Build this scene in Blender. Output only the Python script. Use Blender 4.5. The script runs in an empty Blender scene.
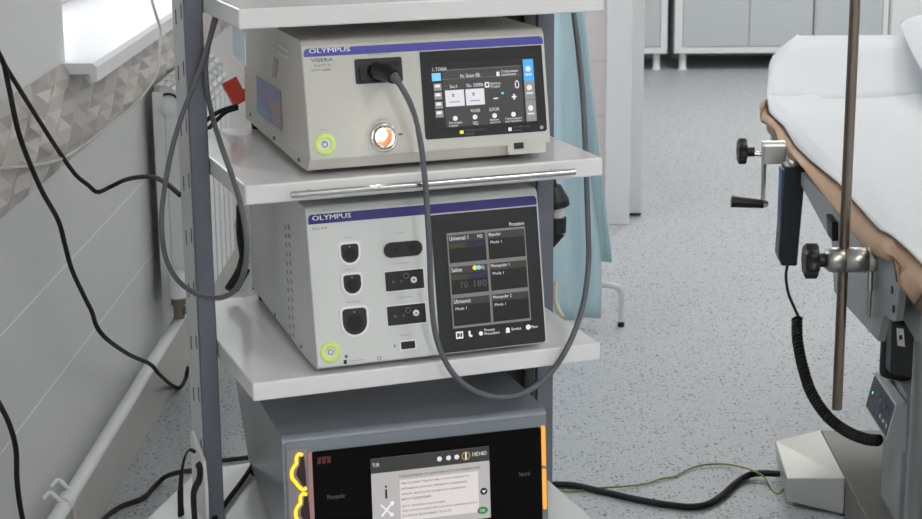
import bpy, bmesh, math, random
from mathutils import Vector, Matrix
random.seed(7)
C = bpy.context.scene.collection
rad = math.radians

# ------------------------------------------------------------------ camera measured from the photograph
F, PITCH, ROLL, YAW = 1803.5, 0.2475, -0.0088, 0.0195
CAM = Vector((0, 0, 1.5))
cp, sp, cr, sr, cy, sy = math.cos(PITCH), math.sin(PITCH), math.cos(ROLL), math.sin(ROLL), math.cos(YAW), math.sin(YAW)

def yawed(v):
    return Vector((v[0]*cy - v[1]*sy, v[0]*sy + v[1]*cy, v[2]))

def ray(px, py):
    u, w = px - 461, py - 259.5
    u, w = (cr*u + sr*w)/F, (-sr*u + cr*w)/F
    return yawed((u, cp - w*sp, -sp - w*cp))

def hit(px, py, p0, n):
    d = ray(px, py)
    return CAM + d*((p0 - CAM).dot(n)/d.dot(n))
def on_x(px, py, x): return hit(px, py, Vector((x, 0, 0)), Vector((1, 0, 0)))
def on_y(px, py, y): return hit(px, py, Vector((0, y, 0)), Vector((0, 1, 0)))
def on_z(px, py, z): return hit(px, py, Vector((0, 0, z)), Vector((0, 0, 1)))

TROLLEY_ROT = rad(21.05)
TRO = Matrix.Translation((-0.3379, 2.3847, 0)) @ Matrix.Rotation(TROLLEY_ROT, 4, 'Z')
TUR, TUB = (TRO.to_3x3() @ Vector((1, 0, 0))), (TRO.to_3x3() @ Vector((0, 1, 0)))
def on_b(px, py, b): return hit(px, py, TRO @ Vector((0, b, 0)), TUB)
def on_a(px, py, a): return hit(px, py, TRO @ Vector((a, 0, 0)), TUR)
MODES = {'x': on_x, 'y': on_y, 'z': on_z, 'a': on_a, 'b': on_b}
def pts(mode, val, lst): return [MODES[mode](p[0], p[1], val) for p in lst]

# ------------------------------------------------------------------ materials
def lin(c):
    c /= 255.0
    return c/12.92 if c <= 0.04045 else ((c + 0.055)/1.055)**2.4
def rgb(r, g, b): return (lin(r), lin(g), lin(b), 1)

def mat(name, col, rough=0.5, metal=0.0, vary=0.04, scale=14, bump=0.0, emit=None, power=0.0, coat=0.0, stretch=None):
    m = bpy.data.materials.new(name); m.use_nodes = True
    nt = m.node_tree; n = nt.nodes; bs = n['Principled BSDF']; L = nt.links.new
    bs.inputs['Roughness'].default_value = rough; bs.inputs['Metallic'].default_value = metal
    if coat: bs.inputs['Coat Weight'].default_value = coat; bs.inputs['Coat Roughness'].default_value = 0.08
    tc = n.new('ShaderNodeTexCoord'); mp = n.new('ShaderNodeMapping'); nz = n.new('ShaderNodeTexNoise')
    if stretch: mp.inputs['Scale'].default_value = stretch
    nz.inputs['Scale'].default_value = scale; nz.inputs['Detail'].default_value = 3
    L(tc.outputs['Object'], mp.inputs[0]); L(mp.outputs[0], nz.inputs[0])
    rp = n.new('ShaderNodeValToRGB'); e = rp.color_ramp.elements
    e[0].position, e[1].position = 0.3, 0.7
    e[0].color = tuple(c*(1 - vary) for c in col[:3]) + (1,); e[1].color = tuple(min(1, c*(1 + vary)) for c in col[:3]) + (1,)
    L(nz.outputs[0], rp.inputs[0]); L(rp.outputs[0], bs.inputs['Base Color'])
    if bump:
        bp = n.new('ShaderNodeBump'); bp.inputs['Strength'].default_value = bump; bp.inputs['Distance'].default_value = 0.004
        L(nz.outputs[0], bp.inputs['Height']); L(bp.outputs[0], bs.inputs['Normal'])
    if emit is not None:
        bs.inputs['Emission Color'].default_value = emit; bs.inputs['Emission Strength'].default_value = power
    return m

M = {}
M['laminate'] = mat('laminate_white', rgb(230, 230, 231), 0.24, vary=0.01, coat=0.3)
M['post'] = mat('post_grey', rgb(106, 109, 120), 0.5, metal=0.1, vary=0.03)
M['rail_grey'] = mat('rail_grey', rgb(204, 207, 209), 0.4, metal=0.2, vary=0.03)
M['black'] = mat('black_plastic', rgb(24, 24, 27), 0.45)
M['rubber'] = mat('black_rubber', rgb(13, 13, 15), 0.7)
M['glass_black'] = mat('black_glass', rgb(19, 20, 25), 0.25, coat=0.1, vary=0.01)
M['glass_deep'] = mat('deep_black_glass', rgb(9, 9, 10), 0.12, vary=0.01)
M['glass_deep'].node_tree.nodes['Principled BSDF'].inputs['Specular IOR Level'].default_value = 0.08
M['screen_black'] = mat('screen_black', rgb(28, 29, 32), 0.35, vary=0.01)
M['beige'] = mat('casing_greige', rgb(212, 209, 202), 0.45, vary=0.015)
M['panel'] = mat('panel_pale', rgb(214, 216, 216), 0.42, vary=0.01)
M['panel_warm'] = mat('panel_warm', rgb(204, 204, 197), 0.42, vary=0.01)
M['panel_dim'] = mat('panel_dim', rgb(200, 199, 196), 0.45, vary=0.01)
M['stripe'] = mat('stripe_violet', rgb(78, 76, 168), 0.35, vary=0.02)
M['stripe_navy'] = mat('stripe_navy', rgb(50, 44, 122), 0.35, vary=0.02)
M['ink'] = mat('ink_grey', rgb(105, 105, 108), 0.6)
M['vent_grey'] = mat('vent_grey', rgb(158, 158, 158), 0.6)
M['ink_dark'] = mat('ink_dark', rgb(40, 40, 44), 0.6)
M['white'] = mat('print_white', rgb(238, 238, 242), 0.5, vary=0.01)
M['chrome'] = mat('chrome', rgb(205, 204, 202), 0.2, metal=1, vary=0.01)
M['steel'] = mat('brushed_steel', rgb(178, 176, 170), 0.32, metal=1, vary=0.03, stretch=(1, 1, 30))
M['base_steel'] = mat('base_steel', rgb(128, 126, 122), 0.5, metal=0.7, vary=0.04)
M['console'] = mat('console_grey', rgb(176, 178, 180), 0.45, vary=0.02)
M['steel_pale'] = mat('pale_steel', rgb(232, 231, 226), 0.38, metal=1.0, vary=0.02)
M['steel_dark'] = mat('pole_steel', rgb(132, 122, 112), 0.3, metal=1, vary=0.05, stretch=(1, 1, 0.1))
M['table_grey'] = mat('table_grey_paint', rgb(146, 150, 151), 0.45, metal=0.25, vary=0.03)
M['unit_grey'] = mat('unit_grey', rgb(126, 133, 141), 0.36, metal=0.15, coat=0.25, vary=0.02)
M['unit_side'] = mat('unit_bezel', rgb(140, 136, 138), 0.4, vary=0.02)
M['pink'] = mat('edge_reflection_pink', rgb(186, 140, 138), 0.35, vary=0.03)  # reflection along the glass edge, put into the colour
M['lime'] = mat('lime_ring', rgb(205, 224, 140), 0.4, emit=rgb(190, 225, 110), power=0.12)
M['cable_grey'] = mat('cable_grey', rgb(96, 97, 104), 0.5)
M['cable_pale'] = mat('cable_pale', rgb(200, 198, 194), 0.5)
M['red'] = mat('red_plastic', rgb(208, 62, 36), 0.45)
M['radiator'] = mat('radiator_white', rgb(226, 228, 228), 0.35, vary=0.01)
M['pipe'] = mat('pipe_white', rgb(228, 230, 230), 0.35, vary=0.02)
M['brass'] = mat('valve_metal', rgb(130, 122, 108), 0.35, metal=0.9)
M['cabinet'] = mat('cabinet_front', rgb(192, 197, 200), 0.5, vary=0.01, scale=4, stretch=(10, 10, 0.4))
M['cabinet_edge'] = mat('cabinet_edge', rgb(228, 230, 232), 0.5, vary=0.01)
M['paint'] = mat('wall_paint', rgb(222, 223, 222), 0.6, vary=0.012, scale=3)
M['casing'] = mat('door_casing', rgb(226, 226, 228), 0.45, vary=0.01)
M['ceil'] = mat('ceiling_white', rgb(235, 235, 232), 0.8, vary=0.01)
M['skirt'] = mat('skirting_vinyl', rgb(178, 177, 172), 0.55, vary=0.03, scale=6)
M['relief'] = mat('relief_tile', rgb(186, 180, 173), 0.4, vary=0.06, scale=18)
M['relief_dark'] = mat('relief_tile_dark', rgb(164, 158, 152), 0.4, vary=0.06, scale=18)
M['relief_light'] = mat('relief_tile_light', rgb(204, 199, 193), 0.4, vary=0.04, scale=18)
M['sill'] = mat('sill_plastic', rgb(236, 236, 240), 0.3, vary=0.01)
M['blue'] = mat('blue_nonwoven', rgb(192, 220, 229), 0.8, vary=0.05, scale=5, stretch=(6, 6, 0.6))
M['sheet'] = mat('sheet_white', rgb(217, 220, 223), 0.8, vary=0.015, scale=6, bump=0.15)
M['tan'] = mat('tan_sheet', rgb(178, 144, 117), 0.6, vary=0.05, scale=7)
M['mattress'] = mat('mattress_brown', rgb(120, 92, 74), 0.5)
M['wire_green'] = mat('wire_green', rgb(118, 132, 58), 0.5)
M['wire_yellow'] = mat('wire_yellow', rgb(206, 176, 60), 0.5)
M['pendant'] = mat('pendant_navy', rgb(26, 30, 44), 0.4, coat=0.2)
M['pendant_edge'] = mat('pendant_edge', rgb(62, 78, 112), 0.4)
M['cyan'] = mat('pale_blue_paper', rgb(226, 246, 255), 0.6, vary=0.02)
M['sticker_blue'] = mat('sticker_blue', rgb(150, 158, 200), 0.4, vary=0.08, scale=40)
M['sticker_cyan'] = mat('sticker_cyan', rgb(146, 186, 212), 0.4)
M['sticker_reflection_pink'] = mat('sticker_reflection_pink', rgb(192, 164, 172), 0.4, vary=0.05)
M['cream'] = mat('cream_cord', rgb(214, 206, 186), 0.6)
def emis(name, c, p): return mat(name, tuple(x*0.2 for x in c[:3]) + (1,), 0.4, emit=c, power=p, vary=0.0)
M['s_white'] = emis('screen_white', rgb(238, 240, 245), 0.72)
M['s_grey'] = emis('screen_grey', rgb(140, 140, 140), 0.8)
M['s_dark'] = emis('screen_dark', rgb(62, 62, 62), 0.7)
M['s_line'] = emis('screen_line', rgb(122, 120, 116), 0.7)
M['s_blue'] = emis('screen_blue', rgb(70, 168, 236), 0.85)
M['s_sky'] = emis('screen_sky', rgb(120, 200, 244), 0.85)
M['s_light'] = emis('screen_light', rgb(226, 226, 232), 0.75)
M['s_cell'] = emis('screen_cell', rgb(14, 14, 16), 0.6)
M['s_head'] = emis('screen_head', rgb(58, 58, 56), 0.6)
M['s_olive'] = emis('screen_olive', rgb(62, 58, 38), 0.6)
M['s_navy'] = emis('screen_navy', rgb(32, 38, 66), 0.6)
M['s_digit'] = emis('screen_digit', rgb(96, 92, 98), 0.6)
M['s_yellow'] = emis('screen_yellow', rgb(230, 225, 60), 0.8)
M['s_panelgrey'] = emis('screen_panel_grey', rgb(186, 182, 182), 0.72)
M['s_page'] = emis('screen_page', rgb(222, 214, 214), 0.75)
M['s_text'] = emis('screen_text', rgb(108, 98, 100), 0.5)
M['s_black'] = emis('screen_ink', rgb(14, 14, 14), 0.4)
M['s_green'] = emis('screen_green', rgb(50, 120, 44), 0.8)
M['s_amber'] = emis('screen_amber', rgb(190, 140, 60), 0.8)
M['led_yellow'] = emis('led_yellow', rgb(255, 205, 50), 1.25)
M['led_orange'] = emis('led_orange', rgb(255, 150, 50), 1.35)
M['led_green'] = emis('led_green', rgb(120, 255, 190), 1.5)
M['socket_red'] = mat('socket_red', rgb(46, 16, 12), 0.4)
M['logo_red'] = mat('logo_red', rgb(92, 36, 30), 0.5)
M['lamp'] = emis('light_guide_lamp', (1.0, 0.88, 0.76, 1), 60)
M['lens_gold'] = mat('lens_gold', rgb(150, 104, 78), 0.35, metal=0.8)
M['lens'] = mat('lens_ring', rgb(226, 214, 206), 0.08, metal=0.6)

def glass():
    m = bpy.data.materials.new('window_glass'); m.use_nodes = True
    b = m.node_tree.nodes['Principled BSDF']
    b.inputs['Transmission Weight'].default_value = 1; b.inputs['Roughness'].default_value = 0.0; b.inputs['IOR'].default_value = 1.05
    return m
M['glass'] = glass()

def floor_mat():
    m = bpy.data.materials.new('speckled_vinyl'); m.use_nodes = True
    nt = m.node_tree; n = nt.nodes; L = nt.links.new; bs = n['Principled BSDF']
    bs.inputs['Roughness'].default_value = 0.42
    tc = n.new('ShaderNodeTexCoord')
    wob = n.new('ShaderNodeTexNoise'); wob.inputs['Scale'].default_value = 95; wob.inputs['Detail'].default_value = 1
    L(tc.outputs['Object'], wob.inputs[0])
    sc = n.new('ShaderNodeVectorMath'); sc.operation = 'SCALE'; sc.inputs['Scale'].default_value = 0.012
    L(wob.outputs['Color'], sc.inputs[0])
    ad = n.new('ShaderNodeVectorMath'); ad.operation = 'ADD'; L(tc.outputs['Object'], ad.inputs[0]); L(sc.outputs[0], ad.inputs[1])
    col = None
    big = n.new('ShaderNodeTexNoise'); big.inputs['Scale'].default_value = 120; big.inputs['Detail'].default_value = 2
    L(tc.outputs['Object'], big.inputs[0])
    rp = n.new('ShaderNodeValToRGB'); rp.color_ramp.elements[0].position = .35; rp.color_ramp.elements[1].position = .65
    rp.color_ramp.elements[0].color = rgb(170, 174, 177); rp.color_ramp.elements[1].color = rgb(186, 189, 192)
    L(big.outputs[0], rp.inputs[0]); col = rp.outputs[0]
    for scale, thr, gate, c in ((74, .28, .60, rgb(84, 89, 98)), (120, .30, .50, rgb(140, 145, 151)), (95, .25, .72, rgb(56, 62, 76))):
        v = n.new('ShaderNodeTexVoronoi'); v.inputs['Scale'].default_value = scale; L(ad.outputs[0], v.inputs['Vector'])
        lt = n.new('ShaderNodeMath'); lt.operation = 'LESS_THAN'; lt.inputs[1].default_value = thr; L(v.outputs['Distance'], lt.inputs[0])
        sp_ = n.new('ShaderNodeSeparateColor'); L(v.outputs['Color'], sp_.inputs[0])
        gt = n.new('ShaderNodeMath'); gt.operation = 'GREATER_THAN'; gt.inputs[1].default_value = gate; L(sp_.outputs[0], gt.inputs[0])
        mu = n.new('ShaderNodeMath'); mu.operation = 'MULTIPLY'; L(lt.outputs[0], mu.inputs[0]); L(gt.outputs[0], mu.inputs[1])
        mx = n.new('ShaderNodeMix'); mx.data_type = 'RGBA'; L(mu.outputs[0], mx.inputs['Factor']); L(col, mx.inputs['A']); mx.inputs['B'].default_value = c
        col = mx.outputs['Result']
    L(col, bs.inputs['Base Color'])
    return m
M['floor'] = floor_mat()

def tile_mat(name, base, grout, axis_h, pitch_h, pitch_v, width=0.0022):
    m = bpy.data.materials.new(name); m.use_nodes = True
    nt = m.node_tree; n = nt.nodes; L = nt.links.new; bs = n['Principled BSDF']; bs.inputs['Roughness'].default_value = 0.3
    tc = n.new('ShaderNodeTexCoord'); s = n.new('ShaderNodeSeparateXYZ'); L(tc.outputs['Object'], s.inputs[0])
    outs = []
    for ax, p in (('Z', pitch_v), (axis_h, pitch_h)):
        d = n.new('ShaderNodeMath'); d.operation = 'PINGPONG'; d.inputs[1].default_value = p/2; L(s.outputs[ax], d.inputs[0])
        l = n.new('ShaderNodeMath'); l.operation = 'LESS_THAN'; l.inputs[1].default_value = width; L(d.outputs[0], l.inputs[0]); outs.append(l)
    if axis_h == 'Y':
        ab = n.new('ShaderNodeMath'); ab.operation = 'GREATER_THAN'; ab.inputs[1].default_value = .3; L(s.outputs['Z'], ab.inputs[0])
        mm_ = n.new('ShaderNodeMath'); mm_.operation = 'MULTIPLY'; L(outs[0].outputs[0], mm_.inputs[0]); L(ab.outputs[0], mm_.inputs[1]); outs[0] = mm_
    mx = n.new('ShaderNodeMath'); mx.operation = 'MAXIMUM'; L(outs[0].outputs[0], mx.inputs[0]); L(outs[1].outputs[0], mx.inputs[1])
    nz = n.new('ShaderNodeTexNoise'); nz.inputs['Scale'].default_value = 2.5; L(tc.outputs['Object'], nz.inputs[0])
    rp = n.new('ShaderNodeValToRGB'); rp.color_ramp.elements[0].color = tuple(c*.97 for c in base[:3]) + (1,); rp.color_ramp.elements[1].color = base
    L(nz.outputs[0], rp.inputs[0])
    mi = n.new('ShaderNodeMix'); mi.data_type = 'RGBA'; L(mx.outputs[0], mi.inputs['Factor']); L(rp.outputs[0], mi.inputs['A']); mi.inputs['B'].default_value = grout
    L(mi.outputs['Result'], bs.inputs['Base Color'])
    return m
M['tile'] = tile_mat('wall_tile', rgb(210, 210, 209), rgb(240, 240, 240), 'Y', 40.0, 0.2)
M['tile2'] = tile_mat('wall_tile_rosy', rgb(222, 214, 212), rgb(196, 192, 190), 'X', 40.0, 0.2)

# ------------------------------------------------------------------ mesh builder
class MB:
    def __init__(self): self.bm = bmesh.new(); self.mats = []
    def mi(self, m):
        if m not in self.mats: self.mats.append(m)
        return self.mats.index(m)
    def faces(self, verts, faces, m, mx=None, smooth=False):
        k = self.mi(m); vs = [self.bm.verts.new(mx @ Vector(v) if mx else Vector(v)) for v in verts]
        for f in faces:
            try:
                fc = self.bm.faces.new([vs[i] for i in f]); fc.material_index = k; fc.smooth = smooth
            except ValueError: pass
    def box(self, x0, x1, y0, y1, z0, z1, m, mx=None):
        v = [(x, y, z) for z in (z0, z1) for y in (y0, y1) for x in (x0, x1)]
        self.faces(v, [(0, 2, 3, 1), (4, 5, 7, 6), (0, 1, 5, 4), (2, 6, 7, 3), (0, 4, 6, 2), (1, 3, 7, 5)], m, mx)
    def prism(self, poly, h0, h1, m, mx=None, smooth=False):
        n = len(poly); a = sum(poly[i][0]*poly[(i+1) % n][1] - poly[(i+1) % n][0]*poly[i][1] for i in range(n))
        if a < 0: poly = poly[::-1]
        if h0 > h1: h0, h1 = h1, h0
        v = [(p[0], p[1], h0) for p in poly] + [(p[0], p[1], h1) for p in poly]
        self.faces(v, [tuple(range(n))[::-1], tuple(range(n, 2*n))], m, mx)
        self.faces(v, [(i, (i+1) % n, n + (i+1) % n, n + i) for i in range(n)], m, mx, smooth)
    def rect(self, u0, v0, u1, v1, h0, h1, m, mx=None, r=0.0, corners=(1, 1, 1, 1)):
        if u0 > u1: u0, u1 = u1, u0
        if v0 > v1: v0, v1 = v1, v0
        self.prism(rrect(u0, v0, u1, v1, r, corners), h0, h1, m, mx)
    def disc(self, u, v, r, h0, h1, m, mx=None, n=32, r2=None):
        self.prism([(u + r*math.cos(2*math.pi*i/n), v + (r2 or r)*math.sin(2*math.pi*i/n)) for i in range(n)], h0, h1, m, mx, True)
    def ring(self, u, v, r0, r1, h0, h1, m, mx=None, n=32, a0=0, a1=2*math.pi):
        full = abs(a1 - a0 - 2*math.pi) < 1e-6; V = []; Fc = []
        k = n if full else n + 1
        for i in range(k):
            a = a0 + (a1 - a0)*i/n; c, s = math.cos(a), math.sin(a)
            V += [(u + r0*c, v + r0*s, h0), (u + r1*c, v + r1*s, h0), (u + r1*c, v + r1*s, h1), (u + r0*c, v + r0*s, h1)]
        for i in range(n):
            a, b = 4*i, 4*((i+1) % k)
            for j in range(4): Fc.append((a + j, a + (j+1) % 4, b + (j+1) % 4, b + j))
        self.faces(V, Fc, m, mx, True)
    def loft(self, rings, m, mx=None, caps=True, smooth=True):
        n = len(rings[0]); V = [p for r in rings for p in r]; Fc = []
        for k in range(len(rings) - 1):
            for i in range(n):
                j = (i+1) % n; Fc.append((k*n + i, k*n + j, (k+1)*n + j, (k+1)*n + i))
        self.faces(V, Fc, m, mx, smooth)
        if caps: self.faces(V, [tuple(range(n))[::-1], tuple(range((len(rings)-1)*n, len(rings)*n))], m, mx)
    def lathe(self, prof, m, mx=None, n=24):
        self.loft([[(r*math.cos(2*math.pi*i/n), r*math.sin(2*math.pi*i/n), z) for i in range(n)] for r, z in prof], m, mx)
    def tube(self, path, r, m, n=10, smooth_path=True, sub=6, mx=None, squash=1.0):
        P = [Vector(p) for p in path]
        if smooth_path and len(P) > 2: P = catmull(P, sub)
        radii = r if isinstance(r, (list, tuple)) else [r]*len(P)
        if len(radii) != len(P): radii = [r[min(int(i*len(r)/len(P)), len(r)-1)] for i in range(len(P))]
        t = (P[1] - P[0]).normalized(); nn = t.orthogonal().normalized(); rings = []
        for i, p in enumerate(P):
            t2 = (P[min(i+1, len(P)-1)] - P[max(i-1, 0)]).normalized()
            nn = (nn - t2*nn.dot(t2)).normalized(); b = t2.cross(nn)
            rings.append([p + (nn*math.cos(2*math.pi*k/n) + b*math.sin(2*math.pi*k/n)*squash)*radii[i] for k in range(n)])
        self.loft(rings, m, mx)
    def cyl(self, a, b, r, m, r2=None, n=20):
        a, b = Vector(a), Vector(b); t = (b - a).normalized(); u = t.orthogonal().normalized(); w = t.cross(u)
        self.loft([[p + (u*math.cos(2*math.pi*k/n) + w*math.sin(2*math.pi*k/n))*q for k in range(n)] for p, q in ((a, r), (b, r2 or r))], m)
    def grid(self, fn, nu, nv, m, smooth=True, thick=None):
        V = [fn(i/nu, j/nv) for j in range(nv+1) for i in range(nu+1)]
        Fc = [(j*(nu+1) + i, j*(nu+1) + i + 1, (j+1)*(nu+1) + i + 1, (j+1)*(nu+1) + i) for j in range(nv) for i in range(nu)]
        self.faces(V, Fc, m, None, smooth)
    def text(self, s, u0, v0, u1, v1, h, m, mx=None, keep=False):
        """lettering that fills the box u0..u1, v0..v1 of a panel"""
        cu = bpy.data.curves.new('lettering', 'FONT'); cu.body = s; cu.resolution_u = 2; cu.space_line = 0.9
        o = bpy.data.objects.new('lettering', cu); C.objects.link(o)
        dg = bpy.context.evaluated_depsgraph_get(); me = bpy.data.meshes.new_from_object(o.evaluated_get(dg))
        bpy.data.objects.remove(o); bpy.data.curves.remove(cu)
        if not me.vertices: return
        xs = [v.co.x for v in me.vertices]; ys = [v.co.y for v in me.vertices]
        ax, ay = (u1 - u0)/max(1e-6, max(xs) - min(xs)), (v1 - v0)/max(1e-6, max(ys) - min(ys))
        V = [(u0 + (v.co.x - min(xs))*ax, v0 + (v.co.y - min(ys))*ay, h) for v in me.vertices]
        self.faces(V, [tuple(p.vertices) for p in me.polygons], m, mx); bpy.data.meshes.remove(me)
    def build(self, name, parent=None, loc=(0, 0, 0), rot=(0, 0, 0), bevel=0.0, seg=2, recalc=True, solid=0.0, subsurf=0):
        if recalc: bmesh.ops.recalc_face_normals(self.bm, faces=self.bm.faces)
        me = bpy.data.meshes.new(name); self.bm.to_mesh(me); self.bm.free()
        for m in self.mats: me.materials.append(M[m])
        o = bpy.data.objects.new(name, me); C.objects.link(o); o.location = loc; o.rotation_euler = rot
        if parent: o.parent = parent
        if solid:
            s = o.modifiers.new('thickness', 'SOLIDIFY'); s.thickness = solid; s.offset = 0
        if bevel:
            b = o.modifiers.new('bevel', 'BEVEL'); b.width = bevel; b.segments = seg; b.limit_method = 'ANGLE'; b.angle_limit = rad(40)
        if subsurf:
            b = o.modifiers.new('soft', 'SUBSURF'); b.levels = subsurf; b.render_levels = subsurf
        return o

def rrect(u0, v0, u1, v1, r, corners=(1, 1, 1, 1)):
    out = []
    for (cx, cyy, a), on in zip(((u0, v0, 180), (u1, v0, 270), (u1, v1, 0), (u0, v1, 90)), corners):
        if r > 0 and on:
            ox, oy = cx + (r if cx == u0 else -r), cyy + (r if cyy == v0 else -r)
            out += [(ox + r*math.cos(rad(a + 90*k/5)), oy + r*math.sin(rad(a + 90*k/5))) for k in range(6)]
        else: out.append((cx, cyy))
    return out

def catmull(P, sub):
    out = []; Q = [P[0]*2 - P[1]] + P + [P[-1]*2 - P[-2]]
    for i in range(1, len(Q) - 2):
        p0, p1, p2, p3 = Q[i-1], Q[i], Q[i+1], Q[i+2]
        for k in range(sub):
            t = k/sub
            out.append(0.5*((2*p1) + (p2 - p0)*t + (2*p0 - 5*p1 + 4*p2 - p3)*t*t + (3*p1 - p0 - 3*p2 + p3)*t**3))
    out.append(P[-1]); return out

def tag(o, label, cat, group=None):
    o['label'] = label; o['category'] = cat
    if group: o['group'] = group
    return o
def structure(o): o['kind'] = 'structure'; return o
def empty(name, mx, label, cat, group=None):
    o = bpy.data.objects.new(name, None); C.objects.link(o); o.empty_display_size = 0.05
    o.matrix_world = mx; return tag(o, label, cat, group)
def T(x, y, z): return Matrix.Translation((x, y, z))

class Panel:
    """a flat front: local frame u (right), v (up), h (out) on a thing standing at matrix D"""
    def __init__(s, D, origin, up, out=None):
        s.D = D; o = Vector(origin); X = Vector((1, 0, 0)); Y = Vector(up).normalized(); Z = X.cross(Y)
        s.M = Matrix((X, Y, Z)).transposed().to_4x4(); s.M.translation = o
        s.W = D @ s.M; s.Wi = s.W.inverted(); s.n = s.W.to_3x3() @ Vector((0, 0, 1))
    def uv(s, px, py):
        p = s.Wi @ hit(px, py, s.W.translation, s.n); return (p.x, p.y)
    def rect(s, mb, tl, br, h0, h1, m, r=0.0, corners=(1, 1, 1, 1)):
        a, b = s.uv(*tl), s.uv(*br); mb.rect(a[0], b[1], b[0], a[1], h0, h1, m, s.M, r, corners)
    def text(s, mb, st, tl, br, h, m):
        a, b = s.uv(*tl), s.uv(*br); mb.text(st, a[0], b[1], b[0], a[1], h, m, s.M)
    def text2(s, mb, st, bl, width_px, height, h, m):
        """baseline start bl, width measured along the panel in photo pixels"""
        a = s.uv(*bl); w = width_px*0.00146; mb.text(st, a[0], a[1], a[0] + w, a[1] + height, h, m, s.M)
        if m == 'white':
            for k in (1, 2): mb.text(st, a[0] + .00022*k, a[1], a[0] + w + .00022*k, a[1] + height, h + .00004*k, m, s.M)
    def disc(s, mb, c, r, h0, h1, m, n=32):
        a = s.uv(*c); mb.disc(a[0], a[1], r, h0, h1, m, s.M, n)
    def ring(s, mb, c, r0, r1, h0, h1, m, n=32):
        a = s.uv(*c); mb.ring(a[0], a[1], r0, r1, h0, h1, m, s.M, n)
    def poly(s, mb, pl, h0, h1, m):
        mb.prism([s.uv(*p) for p in pl], h0, h1, m, s.M)

# ------------------------------------------------------------------ the room
XW = -0.87
m = MB(); m.box(-3, 3.4, -2.0, 11.4, -0.05, 0, 'floor'); structure(m.build('floor'))
m = MB(); m.box(-1.3, 3.5, -2.0, 11.4, 2.8, 2.9, 'ceil'); structure(m.build('ceiling'))
WY0, WY1, WZ0, WZ1 = 3.63, 5.95, 0.978, 2.35
m = MB()
m.box(XW - 0.4, XW, -2.0, 6.6, 0, 0.80, 'tile')
structure(m.build('wall_left'))
m = MB()
m.box(XW - 0.4, XW - 0.002, -2.0, 6.6, 0.80, WZ0, 'paint'); m.box(XW - 0.4, XW, -2.0, WY0, WZ0, 2.8, 'paint')
m.box(XW - 0.4, XW, WY1, 6.6, WZ0, 2.8, 'paint'); m.box(XW - 0.4, XW, WY0, WY1, WZ1, 2.8, 'paint')
structure(m.build('wall_left_upper'))
# relief tile band
m = MB(); ny, nz = 118, 8; V = []; Fc = []
y0r, y1r = -1.9, 6.45
for j in range(nz + 1):
    for i in range(ny + 1):
        off = 0.5 if j % 2 else 0.0
        up = 0.002 if j in (0, nz) else (0.014 if (i + j//2) % 2 == 0 else 0.002) + random.uniform(0, .003)
        V.append((XW + up, y0r + (y1r - y0r)*min(1, max(0, (i + off)/ny)), 0.80 + 0.199*j/nz))
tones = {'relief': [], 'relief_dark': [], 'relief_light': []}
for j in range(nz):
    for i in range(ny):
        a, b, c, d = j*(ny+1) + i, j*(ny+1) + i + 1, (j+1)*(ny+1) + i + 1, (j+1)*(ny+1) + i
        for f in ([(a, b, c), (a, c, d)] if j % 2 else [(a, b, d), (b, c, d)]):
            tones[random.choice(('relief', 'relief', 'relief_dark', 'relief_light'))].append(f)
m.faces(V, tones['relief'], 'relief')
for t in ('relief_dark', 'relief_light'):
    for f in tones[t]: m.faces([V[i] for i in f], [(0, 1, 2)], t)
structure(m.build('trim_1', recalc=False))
m = MB(); m.box(XW, XW + 0.012, -2.0, 6.47, 0, 0.15, 'skirt'); structure(m.build('baseboard_left'))
# window with its frame and sill
w = MB()
fx0, fx1 = -1.2, -1.13
w.box(fx0, fx1, WY0, WY1, 1.0, 1.07, 'sill'); w.box(fx0, fx1, WY0, WY1, WZ1 - 0.07, WZ1, 'sill')
for yy in (WY0, (WY0 + WY1)/2 - 0.04, WY1 - 0.07): w.box(fx0, fx1, yy, yy + 0.07, 1.07, WZ1 - 0.07, 'sill')
win = structure(w.build('window_1', bevel=0.006))
w = MB(); w.box(-1.168, -1.162, WY0 + 0.06, WY1 - 0.06, 1.06, WZ1 - 0.06, 'glass'); w.build('pane', win)
w = MB()
prof = [(-1.2, 0.978), (-0.815, 0.978), (-0.815, 0.963), (-0.80, 0.963), (-0.80, 0.992), (-0.808, 1.0), (-1.2, 1.0)]
w.faces([(x, y, z) for y in (3.6, WY1 + 0.03) for x, z in prof], [tuple(range(7)), tuple(range(7, 14))[::-1]] + [(i, (i+1) % 7, 7 + (i+1) % 7, 7 + i) for i in range(7)], 'sill')
structure(w.build('trim_2'))
# partition with the doorway casing
m = MB(); m.box(XW, 0.33, 6.47, 6.62, 0, 2.8, 'tile2'); m.box(0.33, 0.40, 6.47, 6.62, 0, 2.8, 'tile2'); structure(m.build('wall_middle'))
xa, xb = on_y(605, 150, 6.45).x, on_y(629.5, 200, 6.45).x
m = MB(); m.box(xa, xb, 6.44, 6.63, 0.0, 2.3, 'casing'); structure(m.build('trim_3', bevel=0.004))
xc = on_y(642, 150, 6.6).x
m = MB(); m.box(xb + 0.001, xc, 6.58, 6.68, 0.012, 2.3, 'casing'); m.box(xb + 0.001, xc, 6.60, 6.66, 0, 0.012, 'rubber'); structure(m.build('trim_4', bevel=0.003))  # black strip at the foot paints the shadow below the panel
m = MB(); m.box(-0.9, 3.5, 10.98, 11.1, 0, 2.8, 'paint'); structure(m.build('wall_back'))
m = MB(); m.box(3.3, 3.42, -2, 11.1, 0, 2.8, 'paint'); structure(m.build('wall_right'))
m = MB(); m.box(-1.3, 3.42, -2.1, -1.98, 0, 2.8, 'paint'); structure(m.build('wall_front'))
m = MB(); m.box(-1.0, -0.87, 6.6, 11.1, 0, 2.8, 'paint'); structure(m.build('wall_left_rear'))

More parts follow.
